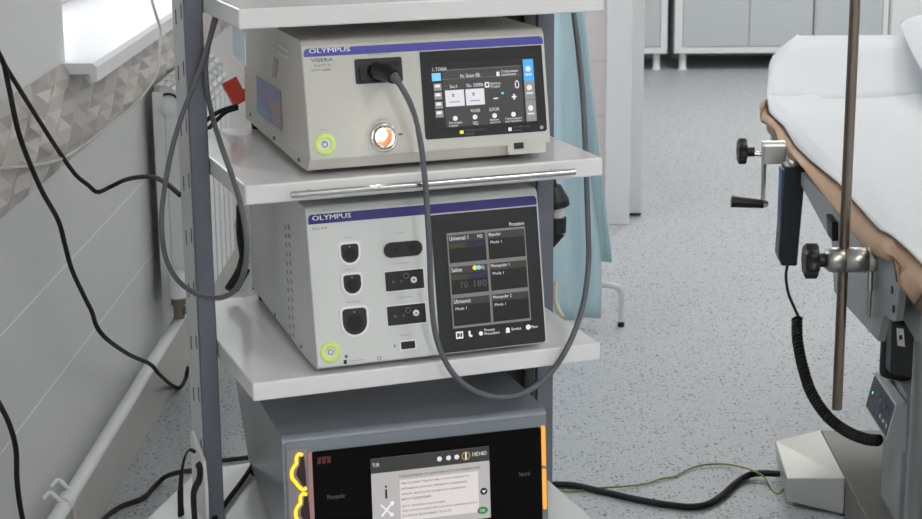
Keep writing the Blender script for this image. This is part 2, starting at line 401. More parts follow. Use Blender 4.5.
# ------------------------------------------------------------------ cabinets at the back
CY = 10.34
def cabinet(xl, xr, edges, label, fmat='cabinet'):
    root = empty('base_cabinet', T(xl, CY, 0), label, 'cabinet', 'base cabinets along the back wall')
    W = xr - xl; zb = on_y(740, 53.2, CY).z; zd = on_y(740, 46.3, CY).z; zt = 0.86
    m = MB(); m.box(0, W, 0.02, 0.60, zb, zt, 'cabinet_edge')
    m.box(0, W, 0, 0.02, zb, zd - 0.004, 'cabinet_edge'); m.build('carcass', root, bevel=0.002)
    for a, b in edges:
        m = MB(); m.box(a - xl + 0.003, b - xl - 0.003, 0.0, 0.019, zd, zt - 0.02, fmat)
        d = m.build('door', root, bevel=0.0015)
        m = MB(); hx = b - xl - 0.05; m.box(hx, hx + 0.012, -0.025, 0, zt - 0.25, zt - 0.10, 'chrome'); m.build('handle', d, bevel=0.003)
    for s, e in ((0, edges[0][0] - xl), (edges[-1][1] - xl, W)):
        if e - s > 0.004:
            m = MB(); m.box(s, e, 0.0, 0.02, zd - 0.004, zt, 'cabinet_edge'); m.build('stile', root)
    for lx in (0.055, W - 0.055):
        for ly in (0.06, 0.54):
            m = MB(); m.lathe([(0.026, 0), (0.026, 0.008), (0.021, 0.014), (0.021, zb)], 'cabinet_edge', T(lx, ly, 0)); m.build('leg', root)
    m = MB(); m.box(-0.0, W, -0.02, 0.61, zt, zt + 0.03, 'laminate'); m.build('worktop', root, bevel=0.003)
X = lambda px: on_y(px, 40, CY).x
cabinet(X(583), X(667.3), [(X(584), X(622)), (X(623), X(660.5))], 'grey base cabinet half hidden behind the white door casing')
cabinet(X(674.5), X(812.8), [(X(682.5), X(748.3)), (X(748.9), X(812.6))], 'wide grey two-door base cabinet next to the dark gap')
cabinet(X(814.2), X(887.5), [(X(815), X(882)), ], 'single-door grey base cabinet seen behind the steel pole')
cabinet(X(889), X(975), [(X(890), X(932)), (X(933), X(974))], 'pale base cabinet behind the pillow on the bed', 'cabinet_edge')

# ------------------------------------------------------------------ equipment trolley
tro = empty('equipment_trolley', TRO, 'white shelved equipment trolley with grey metal posts carrying the three devices', 'trolley')
W_, D_ = 0.53, 0.455
ZS = (1.2393, 1.0009, 0.7205, 0.432)
def shelf(z, extra=None):
    m = MB(); m.box(0, W_, 0, D_, z - 0.027, z, 'laminate')
    if extra: extra(m)
    return m.build('shelf', tro, bevel=0.0025, seg=2)
s1 = shelf(ZS[0]); s2 = shelf(ZS[1]); s3 = shelf(ZS[2])
def wing(m):
    q = [TRO.inverted() @ p for p in (on_z(128, 537, ZS[3]), on_z(150, 516, ZS[3]), on_z(191, 477, ZS[3]))]
    m.prism([(-0.002, 0.0), (q[0].x, q[0].y - 0.03), (q[0].x, q[0].y), (q[1].x, q[1].y), (q[2].x, q[2].y), (-0.002, 0.45)], ZS[3] - 0.027, ZS[3] - 0.0005, 'laminate')
s4 = shelf(ZS[3], wing)
# chrome hand rail on the second shelf
a, b = TRO.inverted() @ on_b(291, 194.8, -0.018), TRO.inverted() @ on_b(575, 171.8, -0.018)
zr = (a.z + b.z)/2
m = MB(); m.cyl((a.x, -0.018, zr), (b.x, -0.018, zr), 0.0045, 'chrome'); hr = m.build('hand_rail', s2)
m = MB()
for xx in (a.x + 0.03, b.x - 0.03):
    m = MB(); m.cyl((xx, -0.018, zr), (xx, 0.003, zr), 0.003, 'chrome'); m.build('standoff', hr)
def post(a0, a1, b0=0.22):
    m = MB(); m.box(a0, a1, b0, b0 + .012, 0.13, 1.95, 'post'); m.box(a0 + .004, a1 - .001, b0 + .01, b0 + .08, 0.13, 1.95, 'post'); p = m.build('post', tro, bevel=0.002)
    m = MB(); m.box(a0, a0 + .0035, b0 + .0125, b0 + .092, 0.13, 1.95, 'rail_grey'); m.build('slotted_rail', p)
    m = MB(); z = 0.30
    while z < 1.9:
        for dy, dz in ((0.025, 0.0), (0.065, -0.012)):
            m.box(a0 - 0.0006, a0 + 0.001, b0 + dy - 0.0022, b0 + dy + 0.0022, z + dz - 0.011, z + dz + 0.011, 'black')
        z += 0.083
    m.build('perforation_pattern', p); return p
post(-0.0275, -0.001); post(W_ + 0.0015, W_ + 0.0295, .25)
m = MB(); m.box(0.455, 0.529, 0.30, 0.42, 0.14, ZS[3] - 0.028, 'black')
for k in range(3): m.box(0.455, 0.529, 0.30, 0.42, ZS[3-k] + 0.001, ZS[2-k] - 0.028, 'black')
m.box(0.455, 0.529, 0.30, 0.42, ZS[0] + 0.001, 1.95, 'black')
m.build('cable_duct', tro, bevel=0.004)
# base with castors
m = MB(); m.box(-0.03, W_ + 0.03, 0.02, 0.44, 0.11, 0.16, 'laminate'); m.build('base', tro, bevel=0.006)
for cx_, cy_ in ((0.0, 0.05), (W_, 0.05), (0.0, 0.41), (W_, 0.41)):
    m = MB(); m.cyl((cx_ - 0.012, cy_, 0.04), (cx_ + 0.012, cy_, 0.04), 0.04, 'rubber'); m.cyl((cx_, cy_, 0.06), (cx_, cy_, 0.112), 0.008, 'steel')
    m.box(cx_ - 0.018, cx_ + 0.018, cy_ - 0.02, cy_ + 0.02, 0.06, 0.085, 'black'); m.build('caster', tro)
# white cable bracket beside the left post
Ti = TRO.inverted()
q = [Ti @ p for p in pts('a', -0.0325, [(191.8, 431), (203.2, 461), (205.6, 490), (206.3, 519), (191, 519), (191, 470)])]
m = MB(); R = Matrix(((0, 0, 1, 0), (1, 0, 0, 0), (0, 1, 0, 0), (0, 0, 0, 1)))
zmin = ZS[3]
poly = [(q[0].y, q[0].z), (q[1].y, q[1].z), (q[2].y, q[2].z), (q[3].y, zmin), (q[0].y + 0.012, zmin), (q[0].y + 0.012, q[0].z - .004)]
m.prism(poly, -0.0330, -0.0283, 'laminate', R); m.build('side_bracket', tro, bevel=0.0012)

# ------------------------------------------------------------------ device on the second shelf (video processor)
D1 = TRO @ T(0.0955, 0.012, ZS[1])
vp = empty('video_processor', D1, 'beige video processor with violet stripe, lit lamp and colour touchscreen on second shelf', 'medical device')
VW, VH = 0.3585, 0.186
Ryz = Matrix(((0, 0, 1, 0), (1, 0, 0, 0), (0, 1, 0, 0), (0, 0, 0, 1)))
SL = 0.0455
def taper(mb):
    for v in mb.bm.verts:
        if v.co.x < 0.1 and v.co.y > 0.1: v.co.x += SL*(v.co.y - 0.06)
    return mb
m = MB(); m.prism([(0.016, 0.008), (0.003, 0.026), (0.031, 0.1785), (0.038, VH), (0.455, VH), (0.455, 0.012), (0.06, 0.008)], 0, VW, 'beige', Ryz)
taper(m).build('casing', vp, bevel=0.004, seg=3)
P1 = Panel(D1, (0, 0.003, 0.026), (0, 0.028, 0.1525))
# front panel
m = MB(); u0, v0 = P1.uv(306, 160); PL = 0.155
m.rect(0.0008, 0.0, VW - 0.0008, PL - 0.001, -0.001, 0.002, 'panel_warm', P1.M, 0.008, (0, 0, 1, 1)); m.build('front_panel', vp, bevel=0.0012)
def stripe(P, mb, h, W, top, hgt, c):
    mb.rect(0.0025, top - hgt, W - 0.0025, top, h - .001, h, c, P.M, 0.006, (0, 0, 1, 1))
m = MB(); stripe(P1, m, 0.0026, VW, PL - 0.0032, 0.0112, 'stripe'); st = m.build('brand_stripe', vp)
m = MB(); P1.text2(m, 'OLYMPUS', (308.5, 53.6), 40, 0.0062, 0.003, 'white'); m.build('lettering', st)
m = MB()
P1.text2(m, 'VISERA', (310.5, 62.4), 21.5, 0.0046, 0.0024, 'ink_dark'); P1.text2(m, 'ELITE II', (314, 67), 15, 0.003, 0.0024, 'ink')
P1.text2(m, 'OTV-S200', (311, 71.8), 18.5, 0.0028, 0.0024, 'ink_dark'); P1.text2(m, 'POWER', (319.5, 130.5), 8, 0.0012, 0.0024, 'ink')
P1.text2(m, 'WHITE BALANCE', (367, 55.5), 22, 0.0013, 0.0024, 'ink'); P1.text2(m, 'LAMP', (377, 120), 10, 0.0013, 0.0024, 'ink')
P1.text2(m, 'OLYMPUS', (440, 148.4), 19, 0.003, 0.0008, 'ink'); m.build('front_lettering', vp)
m = MB(); P1.rect(m, (438.2, 145.6), (443.6, 148.8), 0, 0.0007, 'ink'); m.build('front_mark', vp)
# connector socket
m = MB(); a, b = P1.uv(353.5, 59.5), P1.uv(402.5, 81.5)
m.rect(a[0] - .0012, b[1] - .0012, b[0] + .0012, a[1] + .0012, 0.0018, 0.0028, 'panel_dim', P1.M, 0.004)
m.rect(a[0], b[1], b[0], a[1], 0.002, 0.0033, 'black', P1.M, 0.003); sock = m.build('connector_socket', vp)
m = MB()
P1.rect(m, (358, 66), (385, 80.5), 0.003, 0.007, 'glass_black', 0.004); P1.rect(m, (372, 62.5), (398, 66), 0.003, 0.006, 'glass_black', .001); m.build('socket_insert', sock, bevel=0.0015)
# power button
m = MB(); P1.ring(m, (324.5, 144.3), 0.0075, 0.0158, 0.0015, 0.0026, 'lime'); P1.disc(m, (324.5, 144.3), 0.0075, 0.001, 0.0024, 'white')
P1.ring(m, (324.5, 144.3), 0.0032, 0.0045, 0.002, 0.003, 'ink'); c = P1.uv(324.5, 144.3); m.rect(c[0] - .0005, c[1], c[0] + .0005, c[1] + .0042, .002, .003, 'ink', P1.M)
m.build('power_button', vp)
# light guide
m = MB(); c = (383.5, 137.5)
P1.ring(m, c, 0.0155, 0.0205, 0.001, 0.005, 'lens'); P1.ring(m, c, 0.0125, 0.0155, 0.001, 0.009, 'chrome'); P1.disc(m, c, 0.0125, 0.001, 0.003, 'lens_gold')
P1.rect(m, (396, 133.5), (402, 135.2), 0.0018, 0.003, 'ink'); lg = m.build('light_socket', vp)
m = MB(); a = P1.uv(380.2, 134.8); m.lathe([(0.0072, 0.002), (0.0072, 0.008), (0.0058, 0.012), (0.003, 0.0143), (0.0005, 0.015)], 'lamp', P1.M @ T(a[0], a[1], 0)); m.build('lamp', lg)
# touchscreen
m = MB(); a, b = P1.uv(421, 53.5), P1.uv(549.5, 130.5)
tsu0, tsv0, tsu1, tsv1 = P1.uv(425, 139)[0], P1.uv(426, 139.8)[1], VW - 0.0052, PL - 0.0160
m.rect(tsu0, tsv0, tsu1, tsv1, 0.001, 0.0028, 'glass_black', P1.M, 0.004, (1, 1, 0, 0)); ts = m.build('touchscreen', vp, bevel=0.0006)
g = MB(); H = 0.0031
# display glass: corner pixels of the lit area
uL, vT = P1.uv(430.5, 66); uR, vB = P1.uv(533.5, 121.5)
uL = P1.uv(432, 90)[0]; uR = P1.uv(535.5, 90)[0]; vT = P1.uv(484, 60.5)[1]; vB = P1.uv(488, 125.2)[1]
def S(fx, fy): return (uL + (uR - uL)*fx, vT + (vB - vT)*fy)
def r1(x0, y0, x1, y1, mm, dh=0.0, r=0.0):
    a, b = S(x0, y0), S(x1, y1); g.rect(a[0], b[1], b[0], a[1], H - 0.0004 + dh, H + dh, mm, P1.M, r)
def t1(s, x0, y0, x1, y1, mm='s_white'):
    a, b = S(x0, y0), S(x1, y1); g.text(s, a[0], b[1], b[0], a[1], H + 0.0006, mm, P1.M)
r1(0, 0, 1, 1, 's_cell'); r1(.10, .10, .865, .985, 's_dark', .0001); r1(.0, .115, .86, .122, 's_line', .0002); r1(.10, .25, .865, .256, 's_line', .0002)
t1('1. T1560A', .012, .065, .145, .115)
r1(.0, .15, .085, .27, 's_sky', .0003)
for k, y in enumerate((.31, .445, .585, .72)):
    r1(.012, y, .085, y + .11, 's_grey', .0003); r1(.022, y + .015, .07, y + .06, 's_white', .0004)
t1('No. Sensor 00b', .27, .185, .46, .245); t1('Отображение\nпараметров', .665, .165, .83, .265); r1(.62, .185, .65, .255, 's_white', .0003, .0008)
t1('Выс.А', .165, .345, .235, .395); t1('No. 10000b', .325, .34, .485, .395)
r1(.115, .425, .295, .675, 's_light', .0003); r1(.31, .425, .49, .675, 's_light', .0003)
for x in (.15, .345): r1(x, .60, x + .10, .615, 's_grey', .0005); r1(x + .03, .48, x + .05, .53, 's_grey', .0005)
r1(.50, .335, .545, .42, 's_white', .0003, .0015); r1(.512, .355, .533, .395, 's_dark', .0004)
t1('Яркость\nРучной', .555, .34, .655, .44); t1('0', .79, .335, .835, .465)
r1(.575, .585, .62, .605, 's_white', .0003); r1(.655, .505, .68, .535, 's_sky', .0003)
r1(.755, .575, .80, .60, 's_white', .0003); r1(.7695, .545, .7855, .63, 's_white', .0003)
t1('WLI/NBI', .345, .735, .435, .785); t1('БЛОК', .53, .735, .625, .785)
for x, s, wd in ((.195, 'Запись видео\nи снимка', .13), (.385, 'WLI', .05), (.575, 'Режим\nяркости', .10), (.76, 'Пользоват.\nнастройки', .165)):
    a = S(x, .86); g.disc(a[0], a[1], .0036, H - .0001, H + .0003, 's_white', P1.M, 12)
    t1(s, x - wd/2, .905 if '\n' in s else .925, x + wd/2, .985)
r1(.885, .02, .985, .355, 's_blue', .0001); r1(.885, .355, .985, .645, 's_grey', .0001); r1(.885, .65, .985, .985, 's_grey', .0001)
for y in (.17, .46, .78):
    a = S(.932, y); g.disc(a[0], a[1], .004, H, H + .0004, 's_white', P1.M, 14); r1(.90, y + .075, .965, y + .10, 's_light', .0004)
g.build('display', ts)
m = MB()
P1.rect(m, (459, 130.5), (463, 133.8), 0.0026, 0.0031, 's_yellow', .001)
P1.text(m, 'Отображение информации\nна мониторе', (464, 128.7), (485, 134.5), 0.0031, 'ink'); P1.rect(m, (505, 127), (505.5, 133), .0026, .003, 'ink')
P1.rect(m, (507.5, 127.6), (511, 131), 0.0026, 0.0031, 's_light', .0005); P1.text(m, 'Отображение информации\nна мониторе', (512, 125.3), (530, 131), 0.0031, 'ink'); P1.disc(m, (541, 127.3), .0028, .0026, .0031, 's_grey'); m.build('touch_keys', ts)
# usb bay
m = MB(); a, b = P1.uv(506.5, 138.2), P1.uv(546, 152)
m.rect(a[0], b[1], b[0], a[1], -0.001, 0.0023, 'panel_warm', P1.M, 0.003)
P1.rect(m, (512.5, 142.5), (526.5, 149.8), 0.002, 0.0027, 'panel_dim', .001); P1.rect(m, (513, 143), (523, 148.5), 0.0024, 0.0032, 'black', .0005); m.build('usb_port', vp)
for fx in (0.03, VW - 0.05):
    for fy in (0.06, 0.42):
        m = MB(); m.lathe([(0.011, 0.0004), (0.012, 0.0092)], 'rubber', T(fx, fy, 0)); m.build('foot', vp)
# stickers and painted glare strips on the left side
Ls = D1.inverted()
def side_pts(D, a_world, lst):
    return [((D.inverted() @ on_a(p[0], p[1], a_world))) for p in lst]
def sidepoly(mb, D, a0, lst, mm, h=0.0006):
    Sm = T(0, 0.06, 0) @ Matrix.Rotation(-math.atan(SL), 4, 'Z'); Wm = D @ Sm; Wi = Wm.inverted()
    n = Wm.to_3x3() @ Vector((1, 0, 0))
    q = [Wi @ hit(p[0], p[1], Wm.translation, n) for p in lst]
    mb.prism([(p.y, p.z) for p in q], -h, 0.0004, mm, Sm @ Ryz)
def sidedisc(mb, D, p, r):
    Sm = T(0, 0.06, 0) @ Matrix.Rotation(-math.atan(SL), 4, 'Z'); Wm = D @ Sm
    q = Wm.inverted() @ hit(p[0], p[1], Wm.translation, Wm.to_3x3() @ Vector((1, 0, 0)))
    mb.cyl(Sm @ Vector((-0.0012, q.y, q.z)), Sm @ Vector((0.001, q.y, q.z)), r, 'ink', n=12)
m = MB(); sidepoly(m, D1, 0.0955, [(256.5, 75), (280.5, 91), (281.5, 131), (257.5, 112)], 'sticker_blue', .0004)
sidepoly(m, D1, 0.0955, [(257, 102), (269, 111), (269.3, 119), (257.5, 112)], 'sticker_cyan', .0007); sidepoly(m, D1, 0.0955, [(269, 98), (280.7, 103), (281.4, 128), (275, 123)], 'sticker_reflection_pink', .0007)
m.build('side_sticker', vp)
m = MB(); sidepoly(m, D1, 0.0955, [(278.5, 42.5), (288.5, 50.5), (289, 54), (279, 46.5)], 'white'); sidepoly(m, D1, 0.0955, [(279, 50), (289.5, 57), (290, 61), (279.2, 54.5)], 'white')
sidepoly(m, D1, 0.0955, [(274, 57), (278, 60), (276, 77), (272, 78)], 'sticker_reflection_pink'); m.build('side_glare', vp)  # white and pink strips paint glare and reflection on the casing side
m = MB()
for p in ((250.5, 114.5), (274, 138), (298.5, 160)):
    sidedisc(m, D1, p, 0.0028)
m.build('side_screw', vp)

# ------------------------------------------------------------------ device on the third shelf (electrosurgical generator)
D2 = TRO @ T(0.0945, 0.003, ZS[2])
eg = empty('electrosurgical_generator', D2, 'pale electrosurgical generator with navy stripe, round sockets and tall touchscreen on third shelf', 'medical device')
EW, EH = 0.350, 0.2325
m = MB(); m.prism([(0.0, 0.008), (0.040, 0.2265), (0.046, EH), (0.46, EH), (0.46, 0.012), (0.06, 0.008)], 0, EW, 'panel', Ryz); taper(m).build('casing', eg, bevel=0.004, seg=3)
P2 = Panel(D2, (0, 0.0, 0.008), (0, 0.040, 0.2185)); EL = 0.2221
m = MB(); m.rect(0.0008, 0.004, EW - 0.0008, EL - 0.001, -0.001, 0.0018, 'panel', P2.M, 0.008, (0, 0, 1, 1)); m.build('front_panel', eg, bevel=0.001)
m = MB(); stripe(P2, m, 0.0024, EW, EL - 0.0035, 0.0135, 'stripe_navy'); st = m.build('brand_stripe', eg)
m = MB(); P2.text2(m, 'OLYMPUS', (311.8, 220.8), 38.5, 0.0068, 0.0028, 'white'); m.build('lettering', st)
m = MB(); P2.text2(m, 'ESG-410', (312.3, 230.2), 14.5, 0.0036, 0.0022, 'ink')
for s, p, wd in (('UNIVERSAL', (342.5, 238.5), 10), ('BIPOLAR', (344.5, 270.2), 10), ('NEUTRAL', (346, 303), 14), ('FOOT SW', (395, 233.7), 10), ('MONOPOLAR 1', (394, 264.3), 16), ('MONOPOLAR 2', (396.5, 298.3), 16), ('DOCK PORT', (400, 336), 11), ('OLYMPUS MEDICAL', (348.5, 361.5), 16)):
    P2.text2(m, s, p, wd, 0.0014, 0.0022, 'ink')
m.build('front_lettering', eg)
m = MB(); P2.rect(m, (343.2, 360), (346.6, 363.6), .001, .0022, 'ink_dark'); P2.rect(m, (344.3, 355), (347.3, 357.6), .001, .0022, 'ink'); P2.ring(m, (378.8, 358), .0022, .003, .001, .0022, 'stripe'); P2.rect(m, (393.5, 344.5), (395.2, 347), .001, .002, 'ink'); m.build('front_mark', eg)
def dshape(c, w, h, k=1.0):
    out = []; n = 14
    for i in range(n + 1):
        a = math.pi + math.pi*i/n; out.append((c[0] + w/2*math.cos(a), c[1] - h/2 + w/2 + (w/2)*math.sin(a)))
    r = w*0.16
    for i in range(5): a = rad(90*i/4); out.append((c[0] + w/2 - r + r*math.cos(a), c[1] + h/2 - r + r*math.sin(a)))
    for i in range(5): a = rad(90 + 90*i/4); out.append((c[0] - w/2 + r + r*math.cos(a), c[1] + h/2 - r + r*math.sin(a)))
    return out
for c, w, h in (((349.3, 253.3), .0255, .0265), ((351.8, 284), .0255, .0265), ((354.3, 321.3), .0355, .0375)):
    p = P2.uv(*c); m = MB(); m.prism(dshape(p, w + .007, h + .007), 0.001, 0.0032, 'white', P2.M, True)
    m.prism(dshape(p, w, h), 0.002, 0.0038, 'black', P2.M, True)
    m.disc(p[0], p[1] - .001, w*.34, .0035, .0046, 'rubber', P2.M); m.disc(p[0], p[1] + h*.36, .0011, .0035, .0045, 's_grey', P2.M, 10)
    m.build('round_socket', eg, bevel=0.0006)
a, b = P2.uv(382.5, 241.5), P2.uv(422.5, 256.5); cu = P2.uv(402.5, 249)
m = MB(); hw, hh = (b[0] - a[0])/2, 0.0108
m.rect(cu[0] - hw - .001, cu[1] - hh - .001, cu[0] + hw + .001, cu[1] + hh + .001, .001, .0026, 'panel_dim', P2.M, hh); m.rect(cu[0] - hw, cu[1] - hh, cu[0] + hw, cu[1] + hh, .002, .0034, 'black', P2.M, hh - .0002)
m.disc(cu[0] - .010, cu[1], .003, .003, .004, 'rubber', P2.M); m.rect(cu[0] + .006, cu[1] - .005, cu[0] + .016, cu[1] + .005, .003, .0042, 'rubber', P2.M, .001); m.build('oval_socket', eg)
for c, ring in (((404, 280), (412.8, 279.6)), ((406, 314.3), (415, 312.7))):
    cu = P2.uv(*c); m = MB(); hw, hh = .0288, .0138
    m.rect(cu[0] - hw - .001, cu[1] - hh - .0016, cu[0] + hw + .001, cu[1] + hh + .0016, .001, .003, 'white', P2.M, .002)
    m.rect(cu[0] - hw, cu[1] - hh, cu[0] + hw, cu[1] + hh, .002, .0034, 'black', P2.M, .0012); so = m.build('pin_socket', eg)
    m = MB(); q = P2.uv(*ring); m.ring(q[0], q[1], .0015, .0046, .003, .0055, 'white', P2.M, 20); m.build('pin_ring', so)
    for dx, dy, rr in ((-.017, -.001, .0021), (-.005, -.001, .0021), (.0025, .006, .0042)):
        m = MB(); m.ring(cu[0] + dx, cu[1] + dy, rr - .0011, rr, .003, .004, 'brass', P2.M, 14); m.build('pin_hole', so)
m = MB(); cu = P2.uv(407.5, 344.8); m.rect(cu[0] - .0125, cu[1] - .0075, cu[0] + .0125, cu[1] + .0075, .001, .0028, 'white', P2.M, .002); m.rect(cu[0] - .0105, cu[1] - .0052, cu[0] + .0105, cu[1] + .0052, .002, .0033, 'black', P2.M, .001); m.build('data_port', eg)
m = MB(); c = (330.2, 352); P2.ring(m, c, .0062, .0158, .001, .0026, 'lime'); P2.disc(m, c, .0062, .001, .0024, 'white'); P2.ring(m, c, .0028, .004, .0018, .0029, 'ink'); m.build('power_button', eg)
# touchscreen
u0 = P2.uv(433, 260)[0]; v0 = P2.uv(441, 353.5)[1]
m = MB(); m.rect(u0, v0, EW - 0.003, EL - 0.019, .001, .003, 'glass_black', P2.M, .004, (1, 1, 0, 0)); ts = m.build('touchscreen', eg, bevel=0.0006)
g = MB(); H = 0.0033
uL, uR = P2.uv(449, 280)[0], P2.uv(527, 270)[0]; vT, vB = P2.uv(487, 229.5)[1], P2.uv(490, 324.5)[1]
def S(fx, fy): return (uL + (uR - uL)*fx, vT + (vB - vT)*fy)
def r2(x0, y0, x1, y1, mm, dh=0.0, r=0.0):
    a, b = S(x0, y0), S(x1, y1); g.rect(a[0], b[1], b[0], a[1], H - .0004 + dh, H + dh, mm, P2.M, r)
def t2(s, x0, y0, x1, y1, mm='s_white'):
    a, b = S(x0, y0), S(x1, y1); g.text(s, a[0], b[1], b[0], a[1], H + .0007, mm, P2.M)
r2(0, 0, 1, 1, 's_line')
names = (('Universal 1', 'Bipolar'), ('Saline', 'Monopolar 1'), ('Ultrasonic', 'Monopolar 2'))
for i in range(3):
    for j in range(2):
        x0, x1, y0, y1 = (.015, .485)[0] + .5*j, .485 + .5*j, .025 + i*.33, .315 + i*.33
        r2(x0, y0, x1, y1, 's_cell', .0001); r2(x0, y0, x1, y0 + .075, 's_head', .0002)
        t2(names[i][j], x0 + .015, y0 + .012, x0 + .02 + .021*len(names[i][j]), y0 + .055)
        if j == 1 or i == 2: t2('Mode 1', x0 + .03, y0 + .095, x0 + .17, y0 + .125, 's_light')
        else:
            r2(x0, y0 + .085, x0 + .23, y0 + .14, 's_olive', .0003); r2(x0 + .24, y0 + .085, x1, y0 + .14, 's_navy', .0003); t2('HQ', x0 + .37, y0 + .015, x0 + .43, y0 + .055)
t2('70', .12, .52, .22, .585, 's_digit'); t2('180', .30, .515, .46, .585, 's_digit')
a = S(.325, .385); g.disc(a[0], a[1], .0035, H, H + .0006, 's_yellow', P2.M, 12); a = S(.375, .385); g.disc(a[0], a[1], .0033, H, H + .0008, 's_sky', P2.M, 12)
t2('Procedure', .80, -.055, .99, -.015)
y0, y1 = 1.035, 1.11
r2(.03, y0, .12, y1, 's_white', 0); r2(.045, y0 + .015, .105, y1 - .015, 's_cell', .0004); t2('2', .06, y0 + .015, .09, y1 - .015)
r2(.19, y0 + .005, .215, y1 - .015, 's_white', 0); r2(.20, y1 - .025, .235, y1 - .005, 's_white', 0)
a = S(.345, 1.08); g.disc(a[0], a[1], .0032, H, H + .0004, 's_white', P2.M, 12); t2('Presets\nProcedure', .39, y0, .58, y1 - .008)
a = S(.69, 1.07); g.disc(a[0], a[1], .003, H, H + .0004, 's_white', P2.M, 12); r2(.665, 1.085, .715, 1.105, 's_white', .0002); t2('Service', .735, y0 + .02, .86, y1 - .025)
a = S(.955, 1.07); g.disc(a[0], a[1], .0038, H, H + .0004, 's_white', P2.M, 12)
t2('Menu', .99, y0 + .02, 1.075, y1 - .025)
g.build('display', ts)
for fx in (0.03, EW - 0.03):
    for fy in (0.06, 0.42):
        m = MB(); m.lathe([(0.011, 0.0004), (0.012, 0.0092)], 'rubber', T(fx, fy, 0)); m.build('foot', eg)
m = MB()
for k in range(13):
    py = 227 + k*9.0; px = 286.3 + k*0.42
    for dx in (-1.6, 1.8):
        sidepoly(m, D2, 0.098, [(px + dx - 0.4, py - 2.4), (px + dx + .5, py - 1.9), (px + dx + 1.7, py + 2.4), (px + dx + .6, py + 2)], 'vent_grey', .0004)
for p in ((253, 288.5), (275.5, 314.8), (301.5, 346.5)):
    sidedisc(m, D2, p, 0.0026)
m.build('side_vent', eg)

# ------------------------------------------------------------------ device on the bottom shelf (grey generator)
D3 = TRO @ T(0.041, -0.002, ZS[3]) @ Matrix.Rotation(rad(-3.4), 4, 'Z')
gu = empty('surgical_generator', D3, 'dark grey generator with black glass front and glowing orange sockets on bottom shelf', 'medical device')
GW, GH = 0.397, 0.199
m = MB(); m.prism([(0.004, 0.01), (0.0165, GH - .006), (0.0235, GH), (0.44, GH), (0.44, 0.01)], 0, GW, 'unit_grey', Ryz)
for v in m.bm.verts:
    if v.co.x < .1 and v.co.y > .1 and v.co.z < .1: v.co.x += .022
m.build('casing', gu, bevel=0.003, seg=3)
P3 = Panel(D3, (0, 0.0034, 0.0), (0, 0.0125, 0.183))
m = MB(); m.rect(0.004, 0.014, GW - 0.003, GH - .009, -.001, .0015, 'unit_grey', P3.M, .006); m.build('front_frame', gu, bevel=.001)
m = MB(); m.rect(0.0055, 0.016, 0.0355, GH - .018, .001, .003, 'unit_side', P3.M, .003); bz = m.build('socket_bezel', gu, bevel=.001)
glu0 = P3.uv(312.5, 480)[0]; gv1 = P3.uv(320, 450.5)[1]
m = MB(); m.rect(0.0358, 0.016, glu0, gv1, .001, .0036, 'pink', P3.M, .001); m.build('glass_edge', gu)  # strip of glass edge, its reflection painted pink
m = MB(); m.rect(glu0, 0.016, GW - .010, gv1, .001, .004, 'glass_deep', P3.M, .004); gf = m.build('glass_front', gu, bevel=.0008)
# lit sockets on the left
for dx, dy in ((0, 0), (4, 39.5), (7.5, 79)):
    keyline = [(302, 454.5), (298.5, 453.5), (296, 457), (295.8, 463), (293.2, 466.5), (291.2, 471.5), (291.8, 477.5), (295, 481.5), (298.5, 486), (302.5, 489), (306, 487)]
    path = [P3.uv(p[0] + dx, p[1] + dy) for p in keyline]
    if min(p[1] for p in path) < 0.014: continue
    m = MB(); m.prism([P3.uv(p[0] + dx, p[1] + dy) for p in ((303.5, 455.5), (300, 456), (299, 465), (296.5, 469), (296, 475), (299.5, 480.5), (303, 486), (306, 485), (305, 470))], .0025, .0036, 'socket_red', P3.M)
    c = P3.uv(300.8 + dx, 472.5 + dy); m.disc(c[0], c[1], .0052, .003, .0042, 'socket_red', P3.M); so = m.build('socket', bz)
    m = MB(); m.tube([P3.M @ Vector((p[0], p[1], .0035)) for p in path], .0026, 'led_yellow', n=8); m.build('light_ring', so)
m = MB()
for tl, br in (((541.6, 425.5), (545.6, 465)), ((545.2, 468), (549.2, 508))):
    a, b = P3.uv(*tl), P3.uv(*br); x = GW - .0095
    m = MB(); m.rect(x + .0012, b[1], x + .0062, a[1], .001, .0042, 'led_orange', P3.M, .0024); m.build('light_strip', gu)
# display
def q3(px, py): return P3.uv(px, py)
Hd = .0044
a, b = q3(369.2, 462), q3(490, 470); uL, uR = q3(371, 490)[0], q3(489, 480)[0]; vT = (q3(369, 458.5)[1] + q3(487, 445.5)[1])/2; vB = q3(490.5, 516.5)[1]
m = MB(); m.rect(uL, vB, uR, vT, .003, Hd, 's_panelgrey', P3.M); disp = m.build('display', gf)
g = MB()
def S(fx, fy): return (uL + (uR - uL)*fx, vT + (vB - vT)*fy)
def r3(x0, y0, x1, y1, mm, dh=0.0, r=0.0):
    a, b = S(x0, y0), S(x1, y1); g.rect(a[0], b[1], b[0], a[1], Hd - .0002 + dh, Hd + .0002 + dh, mm, P3.M, r)
def t3(s, x0, y0, x1, y1, mm='s_text'):
    a, b = S(x0, y0), S(x1, y1); g.text(s, a[0], b[1], b[0], a[1], Hd + .0007, mm, P3.M)
r3(0, 0, 1, .20, 's_head'); t3('TUR', .012, .06, .07, .11, 's_white')
for x in (.575, .652, .722):
    a = S(x, .10); g.disc(a[0], a[1], .0042, Hd, Hd + .0004, 's_light', P3.M, 5)
a = S(.80, .10); g.ring(a[0], a[1], .0052, .0066, Hd, Hd + .0006, 's_amber', P3.M, 20); r3(.793, .05, .807, .15, 's_light', .0003)
t3('МЕНЮ', .855, .06, .975, .115, 's_white')
t3('Уведомление по времени использования 0:00', .225, .255, .92, .305)
r3(.235, .33, .90, .90, 's_page', .0001)
